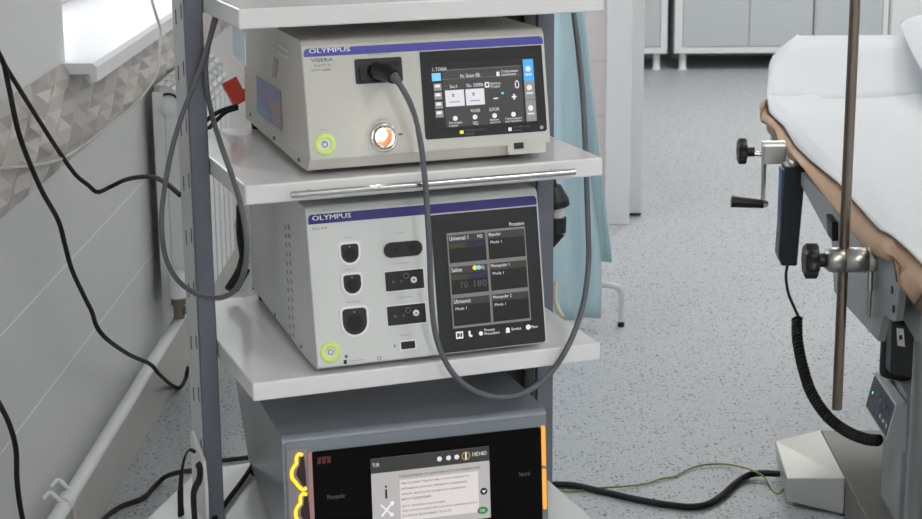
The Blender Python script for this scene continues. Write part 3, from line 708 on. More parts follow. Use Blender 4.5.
for k, (s, x1) in enumerate((('Инструмент подключён, готов к работе по', .82), ('выбранному режиму, проверьте соединение', .80), ('кабеля, настройте мощность и нажмите', .79), ('кнопку подтверждения.', .50))):
    t3(s, .245, .355 + .075*k, x1, .40 + .075*k)
for k, (s, x1) in enumerate((('Шаг 2: проверка подключения', .61), ('Срок использования инструмента и времени работы', .885), ('Осталось включений: 10 из 20', .66))):
    t3(s, .245, .675 + .065*k, x1, .715 + .065*k)
t3('i', .108, .38, .128, .56, 's_black')
def bar(x0, y0, x1, y1, w, mm):
    a, b = Vector(S(x0, y0)), Vector(S(x1, y1)); d = (b - a).normalized(); n = Vector((-d.y, d.x))*w
    g.prism([tuple(a + n), tuple(b + n), tuple(b - n), tuple(a - n)], Hd, Hd + .0005, mm, P3.M)
bar(.075, .80, .165, .63, .0014, 's_white'); bar(.07, .64, .16, .79, .0012, 's_white')
for p, rr in ((S(.165, .635), .0034), (S(.160, .79), .003)): g.disc(p[0], p[1], rr, Hd, Hd + .0005, 's_white', P3.M, 10)
a = S(.945, .62); g.disc(a[0], a[1], .0054, Hd, Hd + .0004, 's_black', P3.M, 20); g.prism([(a[0] - .003, a[1] + .0015), (a[0], a[1] - .003), (a[0] + .003, a[1] + .0015)], Hd, Hd + .0008, 's_white', P3.M)
a = S(.93, .885); g.disc(a[0], a[1], .0082, Hd, Hd + .0004, 's_green', P3.M, 24, r2=.0056); t3('OK', .905, .865, .955, .905, 's_light')
g.build('display_picture', disp)
m = MB(); P3.text(m, 'Monopolar', (326.5, 494.2), (345, 498), .0044, 'ink'); P3.text(m, 'Neutral', (518, 471.3), (529, 474.5), .0044, 'ink'); m.build('glass_lettering', gf); m = MB()
a = P3.uv(317, 463.5); b = P3.uv(330, 455)
for k in range(3):
    w = (b[0] - a[0]); m.rect(a[0] + w*k*.37, a[1], a[0] + w*(k*.37 + .26), b[1], .0036, .0044, 'logo_red', P3.M)
m.rect(a[0], b[1] - .0035, b[0], b[1], .0036, .0044, 'logo_red', P3.M); m.build('logo', gf)
for fx in (0.03, GW - 0.03):
    for fy in (0.04, 0.40):
        m = MB(); m.lathe([(0.012, 0.0004), (0.013, 0.0115)], 'rubber', T(fx, fy, 0)); m.build('foot', gu)

# ------------------------------------------------------------------ cables
def cable(name, path, r, mm, label, cat='cable', n=10, sub=8, group=None, squash=1.0):
    m = MB(); m.tube(path, r, mm, n=n, sub=sub, squash=squash); return tag(m.build(name), label, cat, group)
def mp(*seq): return [MODES[s[2]](s[0], s[1], s[3]) for s in seq]

# camera head cable of the video processor
path = mp((394, 77, 'b', -.012), (402, 88, 'b', -.03), (412, 108, 'b', -.036), (420, 140, 'b', -.034), (424.5, 175, 'b', -.034), (427.5, 215, 'b', -.034), (429.5, 250, 'b', -.036), (431.5, 300, 'b', -.036),
          (437, 340, 'b', -.036), (452, 372, 'b', -.036), (475, 391, 'b', -.034), (503, 397.5, 'b', -.03), (530, 390, 'b', -.02), (553, 370, 'b', -.014), (571, 340, 'b', -.012), (583, 305, 'b', .05), (588.5, 265, 'a', W_ + .022), (588.3, 230, 'a', W_ + .02), (587, 195, 'a', W_ + .02), (586, 160, 'a', W_ + .02), (583, 100, 'a', W_ + .022), (579, 55, 'a', W_ + .026), (573, 8, 'a', W_ + .03), (567, -35, 'a', W_ + .03), (560, -90, 'a', W_ + .035), (556, -180, 'a', W_ + .04))
cc = cable('camera_cable', path, .0042, 'cable_grey', 'long grey cable looping from the black socket of the top device down past the shelves')
m = MB(); a, b = on_b(384, 70.5, .03), on_b(393.5, 76, -.012)
m.cyl(on_b(377, 70, .026), on_b(388, 73, .005), .0125, 'black'); m.cyl(on_b(387, 72.5, .006), on_b(394, 76.5, -.012), .0125, 'black', r2=.0105); m.cyl(on_b(394, 76.5, -.012), on_b(399, 83, -.024), .0072, 'cable_grey', r2=.0045); m.build('plug', cc, bevel=.0015)
# grey cables draped over the left post
g1 = [(262, -62, 'b', .24), (246, -58, 'b', .21), (233, -34, 'b', .20), (224, -6, 'b', .195), (214, 25, 'b', .19), (205, 55, 'b', .19), (196, 80, 'b', .19), (184, 110, 'b', .195), (173, 145, 'b', .20), (165, 185, 'b', .20), (161.5, 220, 'b', .20), (165, 255, 'b', .20), (176, 278, 'b', .195), (193, 292, 'b', .19), (215, 298, 'a', -.035), (233, 292, 'a', -.035), (243, 275, 'a', -.035), (247, 250, 'a', -.035), (245, 225, 'a', -.035), (239, 198, 'a', -.035), (230, 170, 'a', -.03), (220, 142, 'a', -.012), (212, 115, 'b', .212), (207, 88, 'b', .210), (206, 60, 'b', .207), (213, 25, 'b', .202), (222, -10, 'b', .20), (232, -44, 'b', .205), (246, -66, 'b', .22), (264, -70, 'b', .25)]
g1 = mp(*g1)
cable('grey_hose', g1, .0038, 'cable_grey', 'grey cable hanging in a wide loop across the left trolley post')
# black cords along the left wall
cable('power_cord', mp((-34, -120, 'x', -.84), (-28, -40, 'x', -.835), (-10, 34, 'x', -.83), (3, 62, 'x', -.83), (9, 88, 'x', -.83), (20, 137, 'x', -.82), (40, 187, 'x', -.82), (58, 220, 'x', -.82), (65, 245, 'x', -.82), (72, 270, 'x', -.82), (85, 298, 'x', -.815), (92, 312, 'x', -.81), (97, 327, 'x', -.80), (108, 340, 'x', -.79), (130, 355, 'x', -.785), (150, 364, 'x', -.785), (160, 375, 'x', -.79), (172, 385, 'z', .03), (180, 387.5, 'z', .012), (185.5, 379, 'x', -.74), (188, 368, 'x', -.72)),
      .0048, 'rubber', 'long black cord falling down the tiled wall and over the white pipe', 'cord')
cable('power_cord', mp((-40, -120, 'x', -.845), (-31, -40, 'x', -.843), (-11, 34, 'x', -.842), (3, 62, 'x', -.842), (20, 90, 'x', -.842), (40, 122, 'x', -.842), (58, 150, 'x', -.842), (75, 174, 'x', -.835), (88, 185, 'x', -.82), (97.5, 192, 'x', -.80), (110, 187, 'x', -.78), (125, 180, 'x', -.74), (140, 177, 'x', -.68), (155, 177.5, 'x', -.62), (167, 184, 'x', -.57), (180, 195, 'x', -.535)),
      .0045, 'rubber', 'black cord dipping to a kink on the tiles and then running behind the grey post', 'cord')
cable('power_cord', mp((-60, 290, 'x', -.84), (-30, 350, 'x', -.84), (-12, 385, 'x', -.84), (0, 405, 'x', -.84), (10, 426, 'x', -.84), (16, 450, 'x', -.84), (17, 480, 'x', -.84), (20, 505, 'x', -.84), (25, 530, 'x', -.84)),
      .0048, 'rubber', 'short black cord on the lower tiles left of the white pipe', 'cord')
cable('charging_cord', mp((148, -15, 'x', -.78), (153, 5, 'x', -.78), (160, 30, 'x', -.78), (159.5, 55, 'x', -.78), (156, 74, 'x', -.78), (142, 96, 'x', -.80), (120, 117, 'x', -.83), (98, 134, 'x', -.842), (75, 151, 'x', -.843), (55, 161, 'x', -.843), (30, 166, 'x', -.843), (0, 168.5, 'x', -.843), (-20, 169, 'x', -.843)),
      .0034, 'cable_pale', 'thin pale grey cord hanging off the sill and along the relief tiles', 'cord')
# cords at the foot of the trolley
ZF = .006
cable('power_cord', mp((95, 530, 'z', ZF), (108, 515, 'z', ZF), (122, 506, 'z', ZF), (143, 498, 'z', ZF), (155, 486, 'z', ZF), (165, 477, 'z', .02), (178, 472.5, 'z', .1), (190, 471, 'z', .2), (206, 469, 'z', .25)), .0055, 'rubber', 'black cord curving over the floor beside the lower left white shelf', 'cord')
cable('flat_strap', mp((195, 452, 'a', -.05), (189, 450, 'a', -.055), (184, 460, 'a', -.06), (181, 480, 'a', -.06), (180.5, 500, 'a', -.06), (182, 535, 'a', -.06)), [.003, .003, .004, .006, .0075, .008], 'rubber', 'thin black strap hanging left of the white side bracket', 'strap', squash=.45)
cable('flat_strap', mp((198, 464, 'a', -.044), (200, 470, 'a', -.046), (199, 480, 'a', -.048), (195, 488, 'a', -.05), (193.5, 500, 'a', -.05), (196, 535, 'a', -.05)), .0055, 'rubber', 'thicker black strap hanging in front of the white side bracket', 'strap', squash=.5)
cable('power_cord', mp((222, 460.5, 'z', .01), (232, 459.5, 'z', .01), (248, 457.5, 'z', .01), (270, 455, 'z', .01)), .0055, 'rubber', 'black cord crossing the floor behind the left post and bottom shelf', 'cord')
cable('power_cord', mp((254, 463.5, 'z', ZS[3] + .02), (251, 468, 'z', ZS[3] + .010), (243, 480, 'z', ZS[3] + .007), (228, 500, 'z', ZS[3] + .007), (213, 521, 'z', ZS[3] + .007), (206, 535, 'z', ZS[3] + .007)), .0042, 'rubber', 'black cord lying slantwise on the bottom shelf beside the grey generator', 'cord')
# cables on the floor at the right
cable('floor_cable', mp((540, 486, 'z', .008), (557, 484.5, 'z', .008), (575, 485.5, 'z', .008), (600, 491, 'z', .008), (640, 500, 'z', .008), (670, 505, 'z', .008), (692, 506.8, 'z', .008), (708, 504, 'z', .008), (722, 495.5, 'z', .008), (736, 483, 'z', .008), (748, 475.5, 'z', .010), (760, 473.3, 'z', .014), (779, 473.8, 'z', .022)), .0075, 'rubber', 'thick black power cable snaking over the speckled floor to the bed base')
ew = cable('earth_wire', mp((545, 487, 'z', .004), (565, 491, 'z', .004), (585, 490, 'z', .004), (600, 488, 'z', .010), (622, 486.5, 'z', .006), (645, 484, 'z', .004), (662, 478.5, 'z', .004), (675, 476.5, 'z', .004), (688, 469.5, 'z', .004), (703, 465, 'z', .006), (722, 464, 'z', .006), (740, 466.5, 'z', .012), (755, 471.5, 'z', .027), (765, 478, 'z', .022), (770, 488, 'z', .008), (776, 493.5, 'z', .006), (781, 492.5, 'z', .012), (784, 489, 'z', .022)), .0022, 'wire_green', 'thin green and yellow earth wire running to the corner of the bed base', 'wire')
# red plug hanging at the back left of the second shelf
c0 = Ti @ on_b(236.5, 92.5, .49)
rp_ = MB(); mx = T(c0.x, c0.y + .012, c0.z) @ Matrix.Rotation(rad(-24), 4, 'Y') @ Matrix.Rotation(rad(-12), 4, 'X')
rp_.box(-.0125, .0125, -.012, .012, -.021, .021, 'red', mx)
rp_o = rp_.build('red_plug', bevel=.002); rp_o.matrix_world = TRO; tag(rp_o, 'red plastic plug behind the back left corner of the second shelf', 'plug')
m = MB()
for dz in (.0, -.012):
    m = MB(); m.box(.0125, .0155, -.004, .004, dz - .009, dz - .003, 'black', mx); m.build('screw', rp_o)
cable('plug_lead', mp((238, 106, 'b', .485), (226, 109, 'b', .485), (215, 114, 'b', .48), (206, 121, 'b', .47), (200, 128, 'b', .45)), .0036, 'rubber', 'upper black lead running from the red plug towards the grey post', 'lead')
cable('plug_lead', mp((238, 108, 'b', .495), (226, 112, 'b', .495), (218, 119, 'b', .49), (211, 126, 'b', .475), (205, 133, 'b', .46)), .0034, 'rubber', 'lower black lead forking from the red plug', 'lead')
# pale blue paper tag under the top shelf
q = [Ti @ p for p in pts('a', .03, [(232.5, 27), (244.5, 33), (245, 66), (233, 54)])]
m = MB(); m.prism([(p.y, p.z) for p in q], .030, .0312, 'cyan', R); o = m.build('paper_tag'); o.matrix_world = TRO; tag(o, 'pale blue paper sheet hanging under the left end of the top shelf', 'paper')
# black plugs behind the right post
pg = empty('plug_cluster', TRO @ T(W_ + .045, .40, .88), 'black power plugs hanging behind the right post in front of the blue cloth', 'plug')
Pi = pg.matrix_world.inverted()
def pq(px, py): return Pi @ on_b(px, py, .40)
m = MB(); m.cyl(pq(554, 186), pq(556, 200), .012, 'black', r2=.022); m.cyl(pq(556, 200), pq(557, 206), .022, 'black'); m.build('plug_body', pg, bevel=.002)
m = MB(); m.cyl(pq(556.5, 206.5), pq(557, 217), .012, 'cable_pale'); m.build('coupling', pg, bevel=.001)
m = MB(); m.cyl(pq(556.5, 217), pq(556, 232), .017, 'black'); m.cyl(pq(556, 232), pq(551, 246), .016, 'black', r2=.006); m.build('socket_body', pg, bevel=.002)
m = MB(); m.tube([pq(551, 245), pq(548, 262), pq(546, 285)], .005, 'black'); m.build('lead', pg)
m = MB(); m.tube([pq(554, 187), pq(550, 170), pq(547, 150)], .006, 'black'); m.build('lead', pg)
cable('white_tie', mp((556, 281, 'b', .40), (554.5, 292, 'b', .40), (556, 303, 'b', .40), (559, 311, 'b', .39), (563, 317, 'b', .38)), .004, 'cream', 'cream cord end dangling behind the back right corner of third shelf', 'cord')
# dark cable bundle at the back of the third shelf
cb = MB(); cb.tube(mp((240, 205, 'b', .47), (240, 235, 'b', .47), (243, 262, 'b', .46), (236, 285, 'b', .44)), .006, 'rubber'); cb.tube(mp((246, 240, 'b', .47), (240, 268, 'b', .46), (228, 289, 'b', .44)), .006, 'rubber')
cb.cyl(on_b(244, 268, .455), on_b(233, 288, .44), .011, 'rubber')
tag(cb.build('cable_bundle'), 'black plug and leads drooping behind the back left corner of third shelf', 'cable')

# ------------------------------------------------------------------ radiator and heating pipe
ry0, ry1, rz0, rz1 = 4.42, 5.10, 0.24, 0.83
rx0, rx1 = -0.848, -0.758
ra = empty('radiator', T((rx0 + rx1)/2, ry0, rz0), 'white finned radiator under the window behind the grey post', 'radiator')
hw = (rx1 - rx0)/2; nsec = 8; pitch = (ry1 - ry0)/nsec; HH = rz1 - rz0
def section():
    m = MB(); w = pitch - .012
    m.box(-hw, hw - .006, pitch*.5 - .004, pitch*.5 + .004, 0, HH - .03, 'radiator')          # middle web
    m.box(-hw + .01, hw - .03, .006, w, .01, HH - .05, 'radiator')                             # water core
    m.box(hw - .004, hw, .006, w, .01, HH - .10, 'radiator')                                   # front plate
    for y in (.006, w*.5 + .002, w - .003):                                                    # side ribs of the curved hood
        m.prism([(hw - .004 - .07*(1 - math.cos(rad(90*k/6))), y, HH - .10 + .10*math.sin(rad(90*k/6)))[::2] for k in range(7)] + [(-hw + .004, HH - .002), (-hw + .004, HH - .03), (hw - .012, HH - .10)], y, y + .004, 'radiator', Rxz_)
    for k in range(7):                                                                         # slats of the hood
        t = rad(6 + 14*k); c = (hw - .002 - .07*(1 - math.cos(t)), HH - .10 + .10*math.sin(t))
        mx = T(c[0], .006, c[1]) @ Matrix.Rotation(-t*.9, 4, 'Y'); m.box(-.003, .001, 0, w - .006, -.006, .006, 'radiator', mx)
    m.box(-hw + .004, -hw + .018, .006, w, HH - .03, HH - .002, 'radiator')
    return m
Rxz_ = Matrix(((1, 0, 0, 0), (0, 0, 1, 0), (0, 1, 0, 0), (0, 0, 0, 1)))
base = section().build('section', ra)
for k in range(1, nsec):
    o = base.copy(); C.objects.link(o); o.parent = ra; o.location = (0, k*pitch, 0)
pc_ = on_y(167.5, 107, ry0 - .02); zc = pc_.z - rz0; xc = pc_.x - (rx0 + rx1)/2
m = MB(); m.cyl((xc, -.014, zc), (xc, .02, zc), .0235, 'radiator'); m.cyl((xc, -.022, zc), (xc, -.012, zc), .0145, 'radiator', n=24); m.build('end_plug', ra, bevel=.002)
m = MB(); m.box(-hw, -hw + .028, -.010, .006, .0, zc + .035, 'radiator'); m.box(-hw + .028, hw - .002, -.004, .006, .0, zc + .028, 'radiator'); m.build('end_plate', ra, bevel=.003)
m = MB(); m.ring(xc, zc, .027, .033, .004, .0062, 'ink_dark', T(0, 0, 0) @ Matrix(((1, 0, 0, 0), (0, 0, -1, 0), (0, 1, 0, 0), (0, 0, 0, 1))), n=16, a0=rad(25), a1=rad(150)); m.build('end_slot', ra)
pv = on_y(179, 305, 4.36)
va = empty('radiator_valve', T(pv.x, pv.y, pv.z), 'white ribbed valve head on the pipe end below the radiator', 'valve')
def vq(px, py): return on_y(px, py, 4.36) - pv
m = MB(); m.cyl(vq(176.5, 272), vq(178, 297), .021, 'radiator', r2=.0235); 
m.build('valve_head', va, bevel=.004)
m = MB(); m.cyl(vq(178.2, 298), vq(178.5, 304), .019, 'brass'); m.cyl(vq(178.5, 304), vq(179.5, 318), .014, 'brass'); m.cyl(vq(174, 310), vq(186, 310), .011, 'brass'); m.build('valve_body', va, bevel=.002)
pz, pxx = on_x(120, 400, -.825).z, -.825
hp = MB(); p0, p1 = on_x(55, 519, pxx), on_x(181, 316, pxx); zz = (p0.z + p1.z)/2
hp.cyl((pxx, 2.4, p0.z), (pxx, p1.y, p1.z), .0145, 'pipe'); 
pipe = tag(hp.build('heating_pipe'), 'white heating pipe running along the foot of the tiled wall', 'pipe')
m = MB(); yy = on_x(65, 500, pxx).y; m.cyl((pxx, yy - .02, p0.z), (pxx, yy + .02, p0.z), .0172, 'pipe')
for s in (-.03, .035): m.tube([(pxx, yy + s, p0.z + .012), (pxx - .02, yy + s + .004, p0.z + .03), (XW + .013, yy + s - .01, p0.z + .022)], .0045, 'pipe')
m.build('pipe_clip', pipe)
cable('beige_cord', mp((71, 503, 'x', -.84), (73, 512, 'x', -.845), (76, 530, 'x', -.845)), .0045, 'cream', 'short yellowish cord hanging under the white heating pipe', 'cord')

# ------------------------------------------------------------------ blue cloth screen behind the trolley
SY = 5.12
scr = empty('cloth_screen', T(.25, SY, 0), 'blue cloth screen on white tubular feet standing behind the trolley', 'screen')
Si = scr.matrix_world.inverted()
def sq(px, py, y=SY): return Si @ on_y(px, py, y)
xr_top, xr_mid, xr_low = sq(585, 12).x, sq(603, 140).x, sq(612.5, 262).x
ztop = 1.45; zstep = sq(612, 264).z; zbot = sq(600, 345).z
m = MB()
def cloth(xl, xfun, z0, z1, dy):
    def fn(u, v):
        z = z0 + (z1 - z0)*v; xr = xfun(z); x = xl + (xr - xl)*u
        return Vector((x, dy + .014*math.sin(x*38 + 1.5*math.sin(z*3)) + .006*math.sin(x*90 + z*5), z))
    return fn
zA, zB = sq(585, 12).z, zstep
def edge_r(z): t = (zA - z)/(zA - zB); return xr_top + (xr_low - xr_top)*(max(t, -1)**1.0)
m.grid(cloth(-.33, edge_r, zstep, ztop, .03), 40, 24, 'blue'); m.build('rear_cloth', scr, recalc=False, solid=.002)
xf0, xf1 = sq(575, 60).x, sq(600.5, 340).x
zt0, zt1 = sq(575, 60).z, zbot
m = MB(); m.grid(cloth(-.31, lambda z: min(xf1, xf0 + (xf1 - xf0)*max(0, min(1, (zt0 - z)/(zt0 - zstep)))), max(zbot, .03), ztop, -.022), 40, 30, 'blue'); m.build('front_cloth', scr, recalc=False, solid=.002)
m = MB(); zf = sq(600, 285).z; foot = sq(621, 325); xe = sq(606, 285).x
m.tube([(xf1 - .03, 0, zf - .002), (xe, 0, zf), (foot.x - .012, 0, zf - .006), (foot.x - .002, 0, zf - .022), (foot.x, 0, .10), (foot.x, 0, .02)], .0085, 'pipe', sub=6)
fr = m.build('foot_tube', scr)
m = MB(); m.cyl((foot.x, 0, .0), (foot.x, 0, .012), .0098, 'rubber'); m.build('rubber_foot', fr)
m = MB(); m.tube([(-.30, .004, 1.46), (-.06, .004, 1.46)], .0085, 'pipe', smooth_path=False); m.tube([(-.29, .004, 1.46), (-.29, .004, 0)], .0085, 'pipe', smooth_path=False); m.tube([(-.06, .004, 1.46), (-.06, .004, zf), (xf1 - .03, .0, zf - .002)], .0085, 'pipe', smooth_path=False); m.build('tube_frame', scr)

# ------------------------------------------------------------------ operating table
ot = empty('operating_table', T(1.0, 3.6, 0), 'grey steel operating table on a stainless base at the right', 'operating table')
def off(v): return Vector(v) - Vector((1.0, 3.6, 0))
Oi = T(-1.0, -3.6, 0)
def tp(mode, val, lst): return [Oi @ p for p in pts(mode, val, lst)]
m = MB(); m.box(-.30, .42, -1.5, 1.02, .665, .755, 'mattress'); m.build('mattress', ot, bevel=.02, seg=3)
m = MB(); m.box(-.29, .40, -1.45, 1.0, .63, .662, 'table_grey'); m.build('table_top', ot, bevel=.003)
XP = .672
pl = [(801, 172), (836, 209), (866, 246), (885, 258), (902, 266.5), (899.5, 290), (898.5, 300), (896, 320.5), (892.5, 321.5), (886.5, 316), (883.2, 316), (880.5, 330), (878.3, 341.5), (846, 305.5), (834, 291), (832, 250), (831.5, 240), (829, 237), (822, 224), (800, 183)]
q = [(p.y, p.z) for p in pts('x', XP, pl)]
q = [(a - 3.6, b) for a, b in q]
m = MB(); m.prism(q, XP - 1.0, XP - 1.0 + .012, 'table_grey', R); sp_ = m.build('side_plate', ot, bevel=.001)
m = MB()
for px, py in ((892.5, 290), (894, 309)):
    m = MB(); c = Oi @ on_x(px, py, XP); m.cyl((c.x - .002, c.y, c.z), (c.x + .002, c.y, c.z), .007, 'black', n=16); m.build('bolt', sp_)
q = [(p.y - 3.6, p.z) for p in pts('x', XP - .012, [(826, 214), (832, 222), (832, 241), (828, 235)])]
m = MB(); m.prism(q, XP - 1.012, XP - 1.0, 'black', R); m.build('stop_block', sp_)
m = MB(); q = [(p.y - 3.6, p.z) for p in pts('x', .705, [(898, 286), (905, 291), (925, 316), (930, 350), (916, 341), (902, 318)])]
m.prism(q, -.295, -.283, 'table_grey', R); m.build('lower_plate', ot, bevel=.001)
# column, black boot and control console
YN = 3.36
prof = [Oi @ on_y(px, py, YN) for px, py in ((886, 441), (896.5, 405), (907, 403), (906, 453))]
yf = on_x(865, 408, prof[0].x + 1.0).y - 3.6
m = MB(); pr = [(p.x, p.z) for p in prof]
Rxz = Matrix(((1, 0, 0, 0), (0, 0, 1, 0), (0, 1, 0, 0), (0, 0, 0, 1)))
m.prism(pr, YN - 3.6, yf, 'console', Rxz); con = m.build('control_console', ot, bevel=.003)
A, B = Vector((pr[0][0], 0, pr[0][1])), Vector((pr[1][0], 0, pr[1][1]))
up = (B - A).normalized(); nrm = Vector((-up.z, 0, up.x)); Lp = (B - A).length
PM = Matrix((Vector((0, -1, 0)), up, nrm)).transposed().to_4x4(); PM.translation = Vector((pr[0][0], yf, pr[0][1]))
Ly = yf - (YN - 3.6)
m = MB(); m.rect(.006, .006, Ly - .008, Lp - .004, 0, .0012, 'pendant', PM, .004); kp = m.build('keypad', con)
def key(u0, v0, u1, v1, mm):
    m = MB(); m.rect(u0, v0, u1, v1, .001, .0019, mm, PM, .0015); m.build('key', kp)
m = MB(); m.disc(.03, Lp*.55, .0028, .001, .002, 'led_green', PM, 10); m.build('indicator', kp)
for k in range(4):
    for j in range(2): key(.06 + k*.035, Lp*(.25 + .3*j), .072 + k*.035, Lp*(.4 + .3*j), 'pendant_edge')
for k in range(3): key(Ly*.58 + k*.03, Lp*.26, Ly*.58 + k*.03 + .009, Lp*.36, 's_grey')
key(Ly*.42, Lp*.66, Ly*.46, Lp*.8, 'logo_red')
cxr, cyb = on_y(898.5, 350, 3.50).x - 1, 3.50 - 3.6
zb_, zt_ = on_y(898, 378, 3.48).z, .63
m = MB(); m.lathe([(.034, 0), (.036, .01), (.036, zt_ - zb_)], 'rubber', T(cxr, cyb, zb_), n=32); m.build('column_boot', ot)
m = MB(); q = [Oi @ p for p in pts('y', 3.40, [(892, 322), (913, 330), (914, 378), (890, 374)])]
m.prism([(p.x, p.z) for p in q], 3.40 - 3.6, 3.44 - 3.6, 'black', Rxz); bx = m.build('junction_box', ot, bevel=.003)
q = [Oi @ p for p in pts('y', 3.399, [(896.5, 328), (903.5, 329), (905, 347), (897.5, 345.5)])]
m = MB(); m.prism([(p.x, p.z) for p in q], 3.3985 - 3.6, 3.40 - 3.6, 'white', Rxz); q = [Oi @ p for p in pts('y', 3.398, [(899, 335.5), (902, 335), (902.5, 339), (899.5, 340)])]
m.prism([(p.x, p.z) for p in q], 3.3975 - 3.6, 3.3985 - 3.6, 'ink_dark', Rxz); m.build('warning_label', bx)
xs0 = on_y(880.5, 480, yf + 3.6).x - 1; zt_c = (pr[0][1] + pr[3][1])/2
m = MB(); m.box(xs0, xs0 + .22, YN - 3.6 + .03, yf, .075, pr[0][1] + .004, 'table_grey'); m.build('column_shroud', ot, bevel=.006)
m = MB(); m.box(max(pr[1][0] + .012, xs0), pr[1][0] + .22, YN - 3.6 + .02, yf, pr[0][1] + .004, zb_ - .002, 'table_grey'); m.build('column_cap', ot, bevel=.004)
m = MB(); a, b = Oi @ on_y(922, 335, 3.2), Oi @ on_y(920, 530, 3.2); m.cyl((a.x, a.y, .62), (a.x, a.y, .075), .014, 'table_grey'); m.build('column_tube', ot)
# stainless base
c = [Oi @ on_z(*p) for p in ((775, 441, .060), (822, 430, .088), (844, 478, .088), (787, 478, .066))]
xl = (c[1].x + c[2].x)/2
m = MB(); m.box(xl, xl + .45, 3.0 - 3.6, c[1].y, .004, .088, 'base_steel'); m.build('base_plate', ot, bevel=.003)
m = MB()
V = [(c[0].x, c[0].y, .060), (xl - .001, c[1].y, .0885), (xl - .001, c[2].y, .0885), (c[3].x, c[3].y, .066)]
Vb = [(c[0].x + .004, c[0].y, .012), (xl - .001, c[1].y, .004), (xl - .001, c[2].y, .003), (c[3].x + .003, c[3].y, .012)]
m.faces(V + Vb, [(0, 1, 2, 3), (7, 6, 5, 4), (0, 3, 7, 4), (3, 2, 6, 7), (2, 1, 5, 6), (1, 0, 4, 5)], 'steel_pale'); m.build('base_outrigger', ot, bevel=.0025)
for cx_, cy_ in ((c[3].x + .03, c[3].y + .04), (c[0].x + .03, c[0].y - .04), (xl + .03, 3.05 - 3.6), (xl + .4, 3.05 - 3.6), (xl + .4, c[1].y - .05)):
    m = MB(); m.lathe([(.016, 0), (.016, .013)], 'rubber', T(cx_, cy_, 0)); m.build('foot_pad', ot)

# tan under-sheet hanging from the left edge
lowp = [(762, 108), (761.5, 122), (769, 126), (774.5, 129.5), (779.5, 144.5), (791.4, 153), (797, 160), (809, 175), (837, 213), (851.5, 231), (863.7, 247), (876.7, 256.5), (889, 261.5), (901, 266), (897.8, 284), (915, 304.5), (922, 292), (960, 345), (1020, 430)]
upp = [(766.5, 99), (767.5, 105), (769, 112), (776, 119), (785, 127), (797, 147), (804, 154), (813, 162.5), (840, 184), (856, 203), (868, 216.5), (880, 230), (888, 233.5), (894, 237), (903, 245), (911, 252.5), (926, 268), (970, 318), (1030, 390)]
XT = .662
m = MB(); up3 = pts('x', .688, upp); lo3 = pts('x', XT, lowp)
rows = 5; V = []
for j in range(rows + 1):
    t = j/rows
    for a, b in zip(up3, lo3):
        p = a.lerp(b, t); p.x -= .010*math.sin(math.pi*t); V.append(p)
ncol = len(up3)
m.faces(V, [(j*ncol + i, j*ncol + i + 1, (j+1)*ncol + i + 1, (j+1)*ncol + i) for j in range(rows) for i in range(ncol - 1)], 'tan', None, True)
V = []
for p in up3: V += [p, Vector((.70, p.y, p.z - .004)), Vector((.72, p.y, min(p.z - .006, .757)))]
m.faces(V, [(3*i, 3*i + 1, 3*i + 4, 3*i + 3) for i in range(ncol - 1)] + [(3*i + 1, 3*i + 2, 3*i + 5, 3*i + 4) for i in range(ncol - 1)], 'tan', None, True)
tag(m.build('under_sheet', recalc=False, solid=.0018), 'tan under-sheet drooping from the long edge of the operating table', 'sheet')
# white sheet over it
edge = sorted([(p.y, p.z) for p in pts('x', .684, upp)])
def zedge(y):
    if y <= edge[0][0]: return edge[0][1]
    for (a, za), (b, zb) in zip(edge, edge[1:]):
        if y <= b: return za + (zb - za)*(y - a)/(b - a)
    return edge[-1][1]
YH = 4.58
def sheet_pt(u, v):
    y = 2.15 + (YH - 2.15)*v
    ze = zedge(y) + .002
    top = .775 + .004*math.sin(y*9 + 2)
    prof = [(.682, ze), (.690, ze + .6*(max(.768, ze) - ze)), (.703, max(.770, ze)), (.705, max(.772, ze)), (.735, top), (.805, top + .003)]
    k = u*24
    if k <= 5: p = prof[int(k)]
    else:
        s = (k - 5)/19; x = prof[5][0] + (1.41 - prof[5][0])*s
        p = (x, top + .003*math.cos(s*7 + y*6) + .0025*math.sin(9*x + 5*y)*math.sin(7*y + 2*x) - .0035*math.exp(-((y - 3.55 - .3*s)/.08)**2))
    e = max(0.0, (y - 4.42)/.16)
    return Vector((p[0] + .020*e*e*max(0, 1 - k/6), y, p[1]))
m = MB(); m.grid(sheet_pt, 24, 80, 'sheet')
# raised head end: a plane rising from the crease, its left border and the fold beside it
HP, HN = Vector((0, YH, .7795)), Vector((0, -.115, .40)).normalized()
Lb = [hit(px, py, HP, HN) for px, py in ((768.5, 103), (768, 92), (771, 81), (776, 72.5), (784, 62), (792, 49.5), (799.5, 36))]
Eb = [hit(px, py, HP - HN*.02, HN) for px, py in ((767.5, 103), (767, 90), (768, 76), (769.5, 64), (773, 56), (783, 46), (798, 34.5))]
ncl = 18; V = []
for k, p in enumerate(Lb):
    q = [Eb[k]] + [p.lerp(Vector((1.41, p.y, HP.z + (p.y - YH)*.115/.40)), i/ncl) for i in range(ncl + 1)]
    for i, w in enumerate(q[1:]): w.z += .004*math.sin(i*.9 + k)*(0 < k < 6)
    V += q
nc = ncl + 2
m.faces(V, [(k*nc + i, k*nc + i + 1, (k+1)*nc + i + 1, (k+1)*nc + i) for k in range(len(Lb) - 1) for i in range(nc - 1)], 'sheet', None, True)
last = V[-nc:]; V2 = last + [p + Vector((0, .05, -.10)) for p in last]
m.faces(V2, [(i, i + 1, nc + i + 1, nc + i) for i in range(nc - 1)], 'sheet', None, True)
tag(m.build('white_sheet', recalc=False, solid=.0025), 'white disposable sheet covering the top of the operating table', 'sheet')
